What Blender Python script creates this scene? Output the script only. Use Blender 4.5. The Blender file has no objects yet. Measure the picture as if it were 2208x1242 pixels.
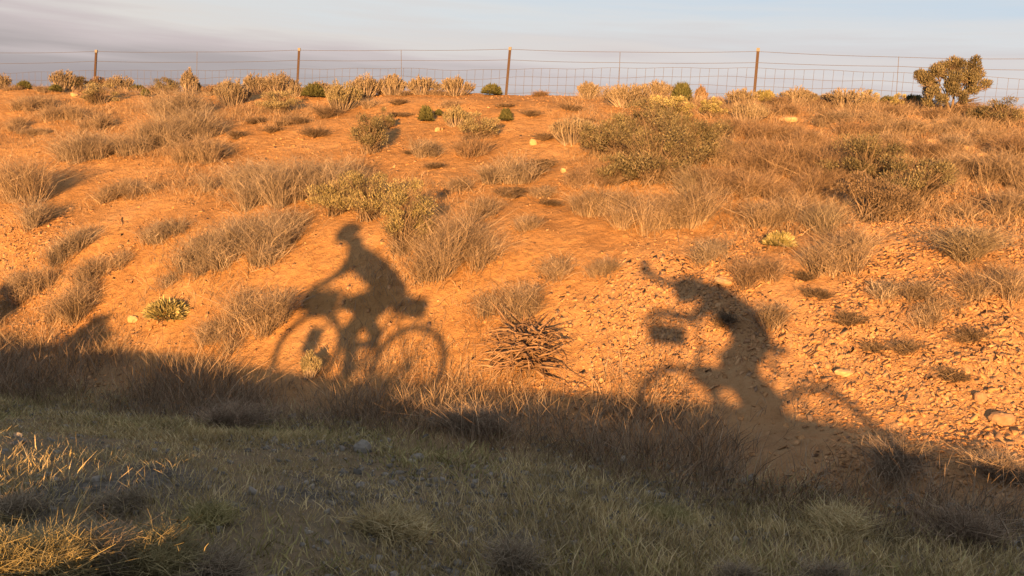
import bpy, math
import numpy as np
from mathutils import Vector, Matrix
sc = bpy.context.scene
# ---------------------------------------------------------------- camera, sky, sun, exposure
CAMZ = 1.45; F = 1912.0; YH = 360.0; ROLL = 0.06
PITCH = math.atan((621 - YH) / F)
fw = np.array([0, math.cos(PITCH), -math.sin(PITCH)])
_u0 = np.array([0, math.sin(PITCH), math.cos(PITCH)]); _r0 = np.array([1., 0, 0])
rt = _r0 * math.cos(ROLL) + _u0 * math.sin(ROLL); up = -_r0 * math.sin(ROLL) + _u0 * math.cos(ROLL)
CAM = np.array([0, 0, CAMZ])
def ray(x, y): return fw + rt * ((x - 1104) / F) + up * ((621 - y) / F)
def proj(P):
    d = np.asarray(P) - CAM; z = d @ fw
    return 1104 + F * (d @ rt) / z, 621 - F * (d @ up) / z
SUN = ray(1388, 570); SUN = SUN / np.linalg.norm(SUN)      # direction the light travels
ELEV = math.asin(-SUN[2])

cam = bpy.data.cameras.new("camera"); co = bpy.data.objects.new("camera", cam); sc.collection.objects.link(co)
cam.sensor_width = 36; cam.lens = 36 * F / 2208; cam.clip_start = 0.05; cam.clip_end = 20000
M = Matrix(((rt[0], up[0], -fw[0], 0), (rt[1], up[1], -fw[1], 0), (rt[2], up[2], -fw[2], CAMZ), (0, 0, 0, 1)))
co.matrix_world = M; sc.camera = co

EXPO = 1.6
sc.view_settings.view_transform = 'Standard'; sc.view_settings.look = 'None'
sc.view_settings.exposure = EXPO; sc.view_settings.gamma = 1

sl = bpy.data.lights.new("sun", 'SUN'); sl.energy = 5.0; sl.angle = math.radians(0.7); sl.color = (1, .50, .155)
so = bpy.data.objects.new("sun", sl); sc.collection.objects.link(so)
so.rotation_euler = Vector(SUN).to_track_quat('-Z', 'Y').to_euler()

w = bpy.data.worlds.new("World"); sc.world = w; w.use_nodes = True
nt = w.node_tree; nt.nodes.clear()
def N(nt, t, **k):
    n = nt.nodes.new(t)
    for a, b in k.items():
        if a.startswith('i_'): n.inputs[int(a[2:])].default_value = b
        else: setattr(n, a, b)
    return n
def ramp(nt, pts, fac=None):
    n = nt.nodes.new('ShaderNodeValToRGB'); e = n.color_ramp.elements
    while len(e) < len(pts): e.new(.5)
    for q, (p, c) in zip(e, pts): q.position = p; q.color = (*c, 1) if len(c) == 3 else c
    if fac is not None: nt.links.new(fac, n.inputs[0])
    return n
L = nt.links.new
sky = N(nt, 'ShaderNodeTexSky', sky_type='NISHITA'); sky.sun_disc = False
sky.sun_elevation = ELEV; sky.sun_rotation = math.atan2(-SUN[0], -SUN[1])
sky.dust_density = 3.0
skm = N(nt, 'ShaderNodeMix', data_type='RGBA', blend_type='MULTIPLY'); skm.inputs[0].default_value = 1
skm.inputs[7].default_value = (.05, .05, .05, 1); L(sky.outputs[0], skm.inputs[6])
tc = N(nt, 'ShaderNodeTexCoord')
sep = N(nt, 'ShaderNodeSeparateXYZ'); L(tc.outputs['Generated'], sep.inputs[0])
# cloud streaks: noise stretched along the horizon and slightly tilted
mp = N(nt, 'ShaderNodeMapping', vector_type='POINT'); L(tc.outputs['Generated'], mp.inputs[0])
mp.inputs['Rotation'].default_value = (0, math.radians(3), 0); mp.inputs['Scale'].default_value = (2.2, 2.2, 30)
n1 = N(nt, 'ShaderNodeTexNoise'); L(mp.outputs[0], n1.inputs[0]); n1.inputs['Scale'].default_value = 1.5; n1.inputs['Detail'].default_value = 5; n1.inputs['Roughness'].default_value = .5
mp2 = N(nt, 'ShaderNodeMapping', vector_type='POINT'); L(tc.outputs['Generated'], mp2.inputs[0])
mp2.inputs['Rotation'].default_value = (0, math.radians(9), 0); mp2.inputs['Scale'].default_value = (5, 5, 70); mp2.inputs['Location'].default_value = (3, 1, 2)
n2 = N(nt, 'ShaderNodeTexNoise'); L(mp2.outputs[0], n2.inputs[0]); n2.inputs['Scale'].default_value = 1.3; n2.inputs['Detail'].default_value = 4
# height of the smoke bank: higher towards the left (west)
hgt = N(nt, 'ShaderNodeMath', operation='MULTIPLY_ADD'); L(sep.outputs[0], hgt.inputs[0]); hgt.inputs[1].default_value = .018; L(sep.outputs[2], hgt.inputs[2])
nz = N(nt, 'ShaderNodeMath', operation='MULTIPLY_ADD'); L(n1.outputs[0], nz.inputs[0]); nz.inputs[1].default_value = .075; L(hgt.outputs[0], nz.inputs[2])
nz2 = N(nt, 'ShaderNodeMath', operation='MULTIPLY_ADD'); L(n2.outputs[0], nz2.inputs[0]); nz2.inputs[1].default_value = .045; L(nz.outputs[0], nz2.inputs[2])
mr = N(nt, 'ShaderNodeMapRange'); L(nz2.outputs[0], mr.inputs[0]); mr.inputs[1].default_value = .10; mr.inputs[2].default_value = .262
SKYCOL = [(0, (.128, .112, .116)), (.22, (.150, .134, .135)), (.40, (.205, .180, .180)), (.56, (.245, .232, .222)), (.74, (.235, .245, .250)), (1, (.190, .235, .275))]
cr = ramp(nt, SKYCOL, mr.outputs[0])
# colour shift of the smoke towards pinkish white on the right
side = N(nt, 'ShaderNodeMapRange'); L(sep.outputs[0], side.inputs[0]); side.inputs[1].default_value = -.35; side.inputs[2].default_value = .35
pk = N(nt, 'ShaderNodeMix', data_type='RGBA'); sm = N(nt, 'ShaderNodeMath', operation='MULTIPLY'); L(side.outputs[0], sm.inputs[0]); sm.inputs[1].default_value = .75
L(sm.outputs[0], pk.inputs[0]); L(cr.outputs[0], pk.inputs[6])
cr2 = ramp(nt, [(0, (.192, .178, .177)), (.35, (.225, .206, .204)), (.5, (.248, .232, .228)), (.62, (.218, .205, .210)), (.75, (.238, .238, .243)), (1, (.190, .225, .262))], mr.outputs[0]); L(cr2.outputs[0], pk.inputs[7])
# overhead the smoke thins out and the Nishita sky takes over
cov = N(nt, 'ShaderNodeMapRange'); L(sep.outputs[2], cov.inputs[0]); cov.inputs[1].default_value = .18; cov.inputs[2].default_value = .6; cov.inputs[3].default_value = .975; cov.inputs[4].default_value = .82
mx = N(nt, 'ShaderNodeMix', data_type='RGBA'); L(cov.outputs[0], mx.inputs[0]); L(skm.outputs[2], mx.inputs[6]); L(pk.outputs[2], mx.inputs[7])
bg = N(nt, 'ShaderNodeBackground'); 
# paler smoke high overhead
hi = N(nt, 'ShaderNodeMapRange'); L(sep.outputs[2], hi.inputs[0]); hi.inputs[1].default_value = .20; hi.inputs[2].default_value = .5
hx = N(nt, 'ShaderNodeMix', data_type='RGBA'); L(hi.outputs[0], hx.inputs[0]); L(mx.outputs[2], hx.inputs[6]); hx.inputs[7].default_value = (.142, .142, .142, 1)
L(hx.outputs[2], bg.inputs[0]); bg.inputs[1].default_value = 1.0
wo = N(nt, 'ShaderNodeOutputWorld'); L(bg.outputs[0], wo.inputs[0])

# ---------------------------------------------------------------- terrain
XP = [0, 560, 950, 1250, 1600, 1900, 2208]
US = np.array([-1.2] + [(x - 1104) / F for x in XP] + [1.2])
def yh(x): return YH + ROLL * (x - 1104)
def colm(v): v = np.array(v, float); return np.concatenate([[v[0]], v, [v[-1]]])
Db = [9.2, 7.9, 7.35, 6.9, 6.3, 5.8, 5.2]; yb = [740, 800, 840, 880, 910, 950, 1020]
Dt = [7.6, 6.6, 6.1, 5.6, 5.1, 4.64, 4.2]; yt = [880, 940, 970, 1000, 1080, 1150, 1200]
Df = [4.2, 4.15, 4.1, 4.1, 4.0, 4.0, 3.5]; zf = [-.13, -.18, -.32, -.36, -.3, -.24, -.2]
yr = [192, 207, 203, 212, 217, 229, 250]
zb = [CAMZ - d * (y - yh(x)) / F for d, y, x in zip(Db, yb, XP)]
zt = [CAMZ - d * (y - yh(x)) / F for d, y, x in zip(Dt, yt, XP)]
Dr = [15 / (1 + .28 * (x - 1104) / F) for x in XP]
zr = [CAMZ + d * (yh(x) - y) / F for d, y, x in zip(Dr, yr, XP)]
def gs(a, s, ax):
    k = int(3 * s) + 1; g = np.exp(-.5 * (np.arange(-k, k + 1) / s) ** 2); g /= g.sum()
    return np.apply_along_axis(lambda v: np.convolve(np.pad(v, k, mode='edge'), g, 'valid'), ax, a)
UG = np.linspace(-1.2, 1.2, 97); DG = np.arange(0, 45, .1)
def ci(v, s=4): return gs(np.interp(UG, US, colm(v)), s, 0)
cD = [ci(Df), ci(Dt), ci(Db), ci(Dr)]; cz = [ci(zf), ci(zt), ci(zb), ci(zr, 2)]
TAB = np.zeros((97, len(DG)))
for i in range(97):
    d = [x[i] for x in cD]; z = [x[i] for x in cz]
    dd = d[3] - d[2]; dz = z[3] - z[2]
    TAB[i] = np.interp(DG, [0, 2.5, d[0], d[1], d[2], d[2] + .18 * dd, d[2] + .55 * dd, d[3] - 1, d[3], d[3] + 1.2, d[3] + 3, 60],
                       [z[0] + .15, z[0] + .1, z[0], z[1], z[2], z[2] + .36 * dz, z[2] + .665 * dz, z[3] - .17, z[3], z[3] - .04, z[3] - .12, z[3] - .2])
TAB = gs(TAB, 3.0, 1)
_r = np.random.RandomState(5); NTB = _r.rand(256, 256)
def vn(x, y, f):
    x = np.asarray(x) * f + 1000.3; y = np.asarray(y) * f + 1000.7
    xi = np.floor(x).astype(int); yi = np.floor(y).astype(int); a = x - xi; b = y - yi; a = a * a * (3 - 2 * a); b = b * b * (3 - 2 * b)
    g = lambda i, j: NTB[i % 256, j % 256]
    return (g(xi, yi) * (1 - a) + g(xi + 1, yi) * a) * (1 - b) + (g(xi, yi + 1) * (1 - a) + g(xi + 1, yi + 1) * a) * b - .5
def ss(a, b, x): t = np.clip((x - a) / (b - a), 0, 1); return t * t * (3 - 2 * t)
def road_z(X): return np.interp(X, [-60, -9, -3, 0, 3, 60], [-1.0, -.25, 0, .04, .09, .5])
def shadow_berm(X): return np.interp(X, [-8, -6, -4, -3, -1.3, 0, 1, 2.5, 5], [.06, .05, -.01, -.05, .06, .21, .26, .22, .21])  # unseen roadside rise, heights shaped to set the shadow line on the bank
def terrain(X, Y, noise=True):
    X = np.asarray(X, float); Y = np.asarray(Y, float); Q = Y + .3 * X
    u = np.clip(X / np.maximum(Y, .5), -1.19, 1.19); d = np.clip(Y, 0, 44.8)
    ui = (u + 1.2) / 2.4 * 96; i = np.clip(ui.astype(int), 0, 95); a = ui - i
    di = d / .1; j = np.clip(di.astype(int), 0, len(DG) - 2); b = di - j
    far = (TAB[i, j] * (1 - a) + TAB[i + 1, j] * a) * (1 - b) + (TAB[i, j + 1] * (1 - a) + TAB[i + 1, j + 1] * a) * b
    near = road_z(X) + shadow_berm(X) * np.exp(-((Q - 1.6) / .45) ** 2) - .3 * ss(2.0, 3.3, Q)
    k = ss(2.0, 3.6, Q); z = near * (1 - k) + far * k
    if noise:
        n = .10 * vn(X, Y, .45) + .07 * vn(X, Y, 1.3) + .03 * vn(X, Y, 3.1) + .018 * vn(X, Y, 8) + .008 * vn(X, Y, 21)
        z = z + n * ss(1.2, 2.8, Q)
        z = z + ss(-.04, .16, u) * ss(.55, 1.2, Y / np.interp(u, UG, cD[2])) * (1 - ss(.93, 1.0, Y / np.interp(u, UG, cD[3]))) * (.045 * vn(X + Y * .5, Y, 5) + .03 * vn(X, Y + X * .4, 11))
    return z
def hit(x, y):
    d = ray(x, y); t = np.arange(2.5, 40, .02); P = CAM[None] + d[None] * t[:, None]
    h = P[:, 2] - terrain(P[:, 0], P[:, 1]); k = np.argmax(h < 0)
    if h.min() >= 0: k = np.argmin(np.abs(h - .0) + 100 * (t < 10))
    p = P[k].copy(); p[2] = terrain(p[0], p[1]); return p
def toe(X, Y):
    u = np.clip(np.asarray(X) / np.maximum(Y, .5), -1.19, 1.19)
    a = np.interp(u, UG, cD[1]); b = np.interp(u, UG, cD[2]); r = np.interp(u, UG, cD[3])
    return u, (Y - a) / (b - a), (Y - b) / (r - b)

# ---------------------------------------------------------------- materials
def mat(name, rough=.9, spec=.15):
    m = bpy.data.materials.new(name); m.use_nodes = True; b = m.node_tree.nodes['Principled BSDF']
    b.inputs['Roughness'].default_value = rough; b.inputs['Specular IOR Level'].default_value = spec
    return m, m.node_tree, b
def blades_mat(name, cols, var=.35):
    m, t, b = mat(name, .85, .1)
    g = N(t, 'ShaderNodeNewGeometry'); k = len(cols)
    r = ramp(t, [(i / (k - 1), c) for i, c in enumerate(cols)], g.outputs['Random Per Island'])
    tcn = N(t, 'ShaderNodeNewGeometry'); nz = N(t, 'ShaderNodeTexNoise'); nz.inputs['Scale'].default_value = 5; t.links.new(tcn.outputs['Position'], nz.inputs[0])
    mrr = N(t, 'ShaderNodeMapRange'); t.links.new(nz.outputs[0], mrr.inputs[0]); mrr.inputs[1].default_value = .3; mrr.inputs[2].default_value = .7; mrr.inputs[3].default_value = 1 - var; mrr.inputs[4].default_value = 1 + var
    mm = N(t, 'ShaderNodeMix', data_type='RGBA', blend_type='MULTIPLY'); mm.inputs[0].default_value = 1
    t.links.new(r.outputs[0], mm.inputs[6]); t.links.new(mrr.outputs[0], mm.inputs[7]); t.links.new(mm.outputs[2], b.inputs['Base Color'])
    return m
MB = {
 'dry': blades_mat('dry_stems', [(.14, .105, .08), (.25, .19, .145), (.33, .26, .195), (.19, .145, .11), (.43, .34, .255)]),
 'scrub': blades_mat('scrub_stems', [(.15, .11, .08), (.25, .185, .135), (.33, .25, .18), (.14, .10, .075), (.41, .32, .23)]),
 'grey': blades_mat('grey_stems', [(.14, .11, .09), (.24, .195, .16), (.32, .265, .215), (.18, .145, .12), (.42, .35, .28)]),
 'red': blades_mat('reddish_stems', [(.15, .105, .08), (.25, .18, .13), (.21, .145, .105), (.34, .26, .185)]),
 'straw': blades_mat('straw_plumes', [(.17, .135, .105), (.25, .205, .155), (.32, .27, .205), (.20, .165, .125)], .2),
 'pale': blades_mat('pale_leaves', [(.19, .165, .10), (.27, .235, .145), (.34, .295, .19), (.15, .125, .08)], .2),
 'sage': blades_mat('sage_leaves', [(.08, .068, .045), (.14, .125, .078), (.21, .185, .115), (.10, .09, .056), (.28, .24, .155)]),
 'yellow': blades_mat('yellow_green_leaves', [(.19, .165, .09), (.27, .235, .125), (.33, .285, .16), (.14, .12, .07)]),
 'green': blades_mat('green_stems', [(.065, .075, .035), (.105, .11, .05), (.14, .135, .06), (.08, .09, .04)]),
 'olive': blades_mat('olive_grass', [(.19, .175, .075), (.27, .245, .11), (.36, .315, .15), (.45, .39, .22), (.22, .215, .095)]),
 'twig': blades_mat('dark_twigs', [(.10, .075, .055), (.16, .12, .09), (.22, .165, .12), (.13, .10, .075)]),
 'stick': blades_mat('bare_sticks', [(.13, .08, .055), (.22, .14, .09), (.30, .20, .13), (.17, .11, .075)]),
 'verge': blades_mat('verge_grass', [(.26, .20, .10), (.38, .305, .155), (.48, .39, .22), (.58, .48, .31), (.27, .24, .11)]),
}
def plain(name, c, rough=.6, metal=0, bump=0):
    m, t, b = mat(name, rough, .3); b.inputs['Metallic'].default_value = metal
    nz = N(t, 'ShaderNodeTexNoise'); nz.inputs['Scale'].default_value = 30; nz.inputs['Detail'].default_value = 4
    r = ramp(t, [(.3, tuple(x * .8 for x in c)), (.7, tuple(min(1, x * 1.15) for x in c))], nz.outputs[0]); t.links.new(r.outputs[0], b.inputs['Base Color'])
    return m
def stone_mat(name, cols, scale=9):
    m, t, b = mat(name, .9, .15)
    g = N(t, 'ShaderNodeNewGeometry'); r = ramp(t, [(i / (len(cols) - 1), c) for i, c in enumerate(cols)], g.outputs['Random Per Island'])
    nz = N(t, 'ShaderNodeTexNoise'); nz.inputs['Scale'].default_value = scale * 4; nz.inputs['Detail'].default_value = 6; t.links.new(g.outputs['Position'], nz.inputs[0])
    mr_ = N(t, 'ShaderNodeMapRange'); t.links.new(nz.outputs[0], mr_.inputs[0]); mr_.inputs[1].default_value = .3; mr_.inputs[2].default_value = .7; mr_.inputs[3].default_value = .75; mr_.inputs[4].default_value = 1.2
    mm = N(t, 'ShaderNodeMix', data_type='RGBA', blend_type='MULTIPLY'); mm.inputs[0].default_value = 1
    t.links.new(r.outputs[0], mm.inputs[6]); t.links.new(mr_.outputs[0], mm.inputs[7]); t.links.new(mm.outputs[2], b.inputs['Base Color'])
    bp = N(t, 'ShaderNodeBump'); bp.inputs['Strength'].default_value = .5; bp.inputs['Distance'].default_value = .01; t.links.new(nz.outputs[0], bp.inputs['Height']); t.links.new(bp.outputs[0], b.inputs['Normal'])
    return m
CHIP = stone_mat('shale', [(.36, .20, .10), (.46, .26, .125), (.28, .17, .10), (.50, .31, .17), (.38, .23, .13), (.44, .24, .11), (.24, .16, .11)])
GRAVEL = stone_mat('grey_gravel', [(.16, .15, .145), (.24, .225, .21), (.30, .28, .26), (.12, .115, .11), (.36, .33, .29)])
PALEROCK = stone_mat('pale_rock', [(.42, .27, .15), (.50, .35, .21)])
DARKROCK = stone_mat('brown_rock', [(.26, .17, .115), (.30, .20, .13)])

def soil_mat():
    m, t, b = mat('soil', .95, .1); Lk = t.links.new
    g = N(t, 'ShaderNodeNewGeometry'); at = N(t, 'ShaderNodeAttribute', attribute_name='zone'); sp = N(t, 'ShaderNodeSeparateColor'); Lk(at.outputs['Color'], sp.inputs[0])
    def nz(s, d=6, r=.6):
        n = N(t, 'ShaderNodeTexNoise'); n.inputs['Scale'].default_value = s; n.inputs['Detail'].default_value = d; n.inputs['Roughness'].default_value = r; Lk(g.outputs['Position'], n.inputs[0]); return n
    a = nz(1.1); c = nz(9, 8, .7); e = nz(60, 4, .7)
    soil = ramp(t, [(.32, (.34, .19, .085)), (.5, (.44, .25, .11)), (.66, (.50, .30, .15))], a.outputs[0])
    sub = ramp(t, [(.30, (.62, .58, .54)), (.50, (1, 1, 1)), (.72, (1.2, 1.22, 1.24))], c.outputs[0])
    mm = N(t, 'ShaderNodeMix', data_type='RGBA', blend_type='MULTIPLY'); mm.inputs[0].default_value = .8; Lk(soil.outputs[0], mm.inputs[6]); Lk(sub.outputs[0], mm.inputs[7])
    rub = ramp(t, [(.3, (.34, .195, .10)), (.5, (.46, .275, .145)), (.7, (.50, .33, .19))], c.outputs[0])
    m2 = N(t, 'ShaderNodeMix', data_type='RGBA'); Lk(sp.outputs[1], m2.inputs[0]); Lk(mm.outputs[2], m2.inputs[6]); Lk(rub.outputs[0], m2.inputs[7])
    vz = N(t, 'ShaderNodeTexVoronoi'); vz.inputs['Scale'].default_value = 38; Lk(g.outputs['Position'], vz.inputs[0])
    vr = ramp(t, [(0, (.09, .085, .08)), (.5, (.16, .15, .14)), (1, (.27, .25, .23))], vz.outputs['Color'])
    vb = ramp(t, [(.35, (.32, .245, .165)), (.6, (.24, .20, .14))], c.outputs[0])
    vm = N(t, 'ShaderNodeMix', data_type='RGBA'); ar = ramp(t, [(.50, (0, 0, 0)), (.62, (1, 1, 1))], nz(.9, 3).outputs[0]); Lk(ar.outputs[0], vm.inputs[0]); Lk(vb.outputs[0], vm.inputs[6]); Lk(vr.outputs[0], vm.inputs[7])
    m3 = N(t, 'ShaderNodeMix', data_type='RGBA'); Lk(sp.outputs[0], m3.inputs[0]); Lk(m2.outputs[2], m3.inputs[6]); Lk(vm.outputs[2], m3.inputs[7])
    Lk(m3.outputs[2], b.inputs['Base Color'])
    v2 = N(t, 'ShaderNodeTexVoronoi'); v2.inputs['Scale'].default_value = 16; Lk(g.outputs['Position'], v2.inputs[0])
    s1 = N(t, 'ShaderNodeMath', operation='MULTIPLY_ADD'); Lk(c.outputs[0], s1.inputs[0]); s1.inputs[1].default_value = 2.2
    s0 = N(t, 'ShaderNodeMath', operation='MULTIPLY'); Lk(e.outputs[0], s0.inputs[0]); s0.inputs[1].default_value = .8; Lk(s0.outputs[0], s1.inputs[2])
    s2 = N(t, 'ShaderNodeMath', operation='MULTIPLY_ADD'); Lk(v2.outputs['Distance'], s2.inputs[0]); s2.inputs[1].default_value = -.5; Lk(s1.outputs[0], s2.inputs[2])
    bp = N(t, 'ShaderNodeBump'); bp.inputs['Strength'].default_value = .7; bp.inputs['Distance'].default_value = .03; Lk(s2.outputs[0], bp.inputs['Height']); Lk(bp.outputs[0], b.inputs['Normal']); bp.inputs['Strength'].default_value = .9
    return m
SOIL = soil_mat()

# ---------------------------------------------------------------- mesh helpers
def mesh(name, V, Fc, m, parent=None, k=4, smooth=False):
    V = np.ascontiguousarray(V, np.float32).reshape(-1, 3); me = bpy.data.meshes.new(name)
    if isinstance(Fc, list): me.from_pydata(V.tolist(), [], Fc)
    else:
        Fc = np.ascontiguousarray(Fc, np.int32).reshape(-1, k); n = len(Fc)
        me.vertices.add(len(V)); me.vertices.foreach_set('co', V.ravel())
        me.loops.add(n * k); me.loops.foreach_set('vertex_index', Fc.ravel())
        me.polygons.add(n); me.polygons.foreach_set('loop_start', np.arange(n, dtype=np.int32) * k)
        me.update(calc_edges=True)
    if smooth: me.polygons.foreach_set('use_smooth', [True] * len(me.polygons))
    me.materials.append(m)
    o = bpy.data.objects.new(name, me); sc.collection.objects.link(o)
    if parent: o.parent = parent
    return o
def tag(o, label=None, cat=None, group=None, kind=None):
    for k, v in (('label', label), ('category', cat), ('group', group), ('kind', kind)):
        if v: o[k] = v
    return o
def empty(name, loc, label=None, cat=None, group=None, rz=0):
    o = bpy.data.objects.new(name, None); sc.collection.objects.link(o); o.location = loc; o.rotation_euler = (0, 0, rz); o.empty_display_size = .1
    return tag(o, label, cat, group)
def ribbons(P0, P1, P2, w, taper=(1, .8, .15), rng=None):
    """thin two-segment blades, randomly turned"""
    n = len(P0); a = rng.rand(n) * math.pi * 2
    d = P2 - P0; s = np.stack([np.cos(a), np.sin(a), np.zeros(n)], 1); s -= d * ((s * d).sum(1) / np.maximum((d * d).sum(1), 1e-9))[:, None]
    s /= np.maximum(np.linalg.norm(s, axis=1), 1e-6)[:, None]; w = (np.asarray(w) * .5 * np.ones(n))[:, None]
    V = np.stack([P0 - s * w * taper[0], P0 + s * w * taper[0], P1 - s * w * taper[1], P1 + s * w * taper[1], P2 - s * w * taper[2], P2 + s * w * taper[2]], 1)
    b = np.arange(n)[:, None] * 6
    Fc = np.concatenate([b + np.array([0, 1, 3, 2]), b + np.array([2, 3, 5, 4])], 0)
    return V.reshape(-1, 3), Fc
def join(parts):
    Vs, Fs, o = [], [], 0
    for V, Fc in parts: Vs.append(V); Fs.append(Fc + o); o += len(V)
    return np.concatenate(Vs), np.concatenate(Fs)
def unit(v): return v / np.maximum(np.linalg.norm(v, axis=-1, keepdims=True), 1e-9)
def tubes(P0, P1, r0, r1, k=5):
    """many tapered prisms"""
    n = len(P0); d = unit(P1 - P0); a = np.where(np.abs(d[:, 2:3]) < .9, [[0, 0, 1.]], [[1., 0, 0]]); x = unit(np.cross(d, a)); y = np.cross(d, x)
    r0 = np.ones(n) * r0; r1 = np.ones(n) * r1; V = []
    for P, r in ((P0, r0), (P1, r1)):
        for j in range(k): an = 2 * math.pi * j / k; V.append(P + (x * math.cos(an) + y * math.sin(an)) * r[:, None])
    V = np.stack(V, 1); b = np.arange(n)[:, None] * 2 * k
    Fc = np.concatenate([b + np.array([j, (j + 1) % k, k + (j + 1) % k, k + j]) for j in range(k)])
    return V.reshape(-1, 3), Fc

# ---------------------------------------------------------------- vegetation
def ground(o, xy): return terrain(o[0] + xy[:, 0], o[1] + xy[:, 1]) - o[2]
def clump(o, W, D, H, rng, dens=1.0, lean=.36, bw=.006, dome=.6, sub=.16):
    """a mass of dry stems: many small tussocks that fill an uneven oval footprint"""
    area = math.pi * W * D / 4; ns = max(3, int(area / (sub * sub) * 1.1)); n = int(np.clip(2700 * area * dens + 200, 200, 7000))
    r = np.sqrt(rng.rand(ns)); a = rng.rand(ns) * 2 * math.pi
    wob = 1 + .22 * np.sin(a * 3 + rng.rand() * 6) + .15 * np.sin(a * 5 + rng.rand() * 6)
    cx = r * np.cos(a) * W * .46 * wob; cy = r * np.sin(a) * D * .46 * wob
    sh = (1 - dome * .75 * r ** 2.4) * (.72 + .38 * rng.rand(ns)); wts = (.3 + rng.rand(ns) ** 1.5); wts /= wts.sum()
    k = rng.choice(ns, n, p=wts); base = np.stack([cx[k], cy[k]], 1) + rng.randn(n, 2) * sub * .22
    out = (base - np.stack([cx[k], cy[k]], 1)) / (sub * .3) + rng.randn(n, 2) * .8 + np.stack([cx[k] / W, cy[k] / D], 1) * .5
    hh = H * sh[k] * (.58 + .52 * rng.rand(n)); z0 = ground(o, base)
    P0 = np.column_stack([base, z0 - .02]); le = lean * (.4 + rng.rand(n))[:, None]
    P2 = P0 + np.column_stack([out * le * hh[:, None], hh * (1 - .18 * rng.rand(n))])
    P1 = P0 + (P2 - P0) * .55 + np.column_stack([rng.randn(n, 2) * .13 * hh[:, None] - out * le * hh[:, None] * .15, hh * .07])
    V, Fc = ribbons(P0, P1, P2, bw * (.6 + .8 * rng.rand(n)), (1, .8, .3), rng)
    # side sprigs
    m = int(n * 3.4); i = rng.randint(0, n, m); t = .25 + .7 * rng.rand(m); S = P0[i] + (P2[i] - P0[i]) * t[:, None]
    E = S + np.column_stack([rng.randn(m, 2) * .085, -.01 + .10 * rng.rand(m)]) * (.5 + H)
    return join([(V, Fc), ribbons(S, (S + E) / 2 + rng.randn(m, 3) * .005, E, bw * .62, (1, .8, .4), rng)])
def bush(o, W, D, H, rng, nst=120, nlf=1800, leaf=.03, up_=.5, plume=0., lumps=14, bw=.008, low=.25):
    """woody stems from one base; leaf sprigs gathered in lumps on an uneven dome. returns stems, leaves"""
    la = rng.rand(lumps) * 2 * math.pi; le = np.arccos(1 - rng.rand(lumps) * (1 - math.cos(math.radians(88)))) * (1 - .35 * up_)
    lumps = int(lumps * 1.8); la = rng.rand(lumps) * 2 * math.pi; le = np.arccos(1 - rng.rand(lumps)) * (1 - .35 * up_); lr = .50 + .62 * rng.rand(lumps) ** .8; R = np.array([W / 2, D / 2, H])
    Lc = np.stack([np.sin(le) * np.cos(la), np.sin(le) * np.sin(la), np.cos(le)], 1) * lr[:, None] * R * np.array([.82, .82, .82])
    Lc[:, 2] = np.maximum(Lc[:, 2], low * H)
    k = rng.randint(0, lumps, nst); spread = np.array([W, D, H]) * .11
    T = Lc[k] + rng.randn(nst, 3) * spread; T[:, 2] = np.maximum(T[:, 2], .08 * H)
    B = rng.randn(nst, 2) * np.array([W, D]) * .07; B = np.column_stack([B, ground(o, B) - .02])
    Mm = B + (T - B) * .5 + np.column_stack([-T[:, :2] * .12, np.zeros(nst)]) + rng.randn(nst, 3) * .03 * H
    st = ribbons(B, Mm, T, bw * (.7 + .7 * rng.rand(nst)), (1.3, .9, .4), rng)
    j = rng.randint(0, nst, nst * 3); t = .45 + .5 * rng.rand(nst * 3); S = Mm[j] + (T[j] - Mm[j]) * t[:, None]
    E = S + rng.randn(nst * 3, 3) * np.array([.09, .09, .06]) * max(W, H) * .7 + [0, 0, .04 * H]
    tw = ribbons(S, (S + E) / 2, E, bw * .5, (1, .8, .5), rng)
    st = join([st, tw])
    k = rng.randint(0, lumps, nlf); q = rng.randn(nlf, 3); q = q / np.linalg.norm(q, axis=1)[:, None] * (rng.rand(nlf) ** .45)[:, None]
    C0 = Lc[k] + q * np.array([W, D, H]) * (.085 + .075 * rng.rand(lumps)[k])[:, None]; C0[:, 2] = np.maximum(C0[:, 2], .06 * H)
    dr = unit(q + rng.randn(nlf, 3) * .5 + [0, 0, up_ * 2 + plume * 3]); ln = leaf * (.6 + .8 * rng.rand(nlf)) * (1 + plume * 3)
    E = C0 + dr * ln[:, None]
    lf = ribbons(C0, C0 + dr * ln[:, None] * .5, E, (leaf * (.35 if not plume else .32)) * (.7 + .6 * rng.rand(nlf)), (.5, 1.2, .35), rng)
    return st, lf
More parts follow.
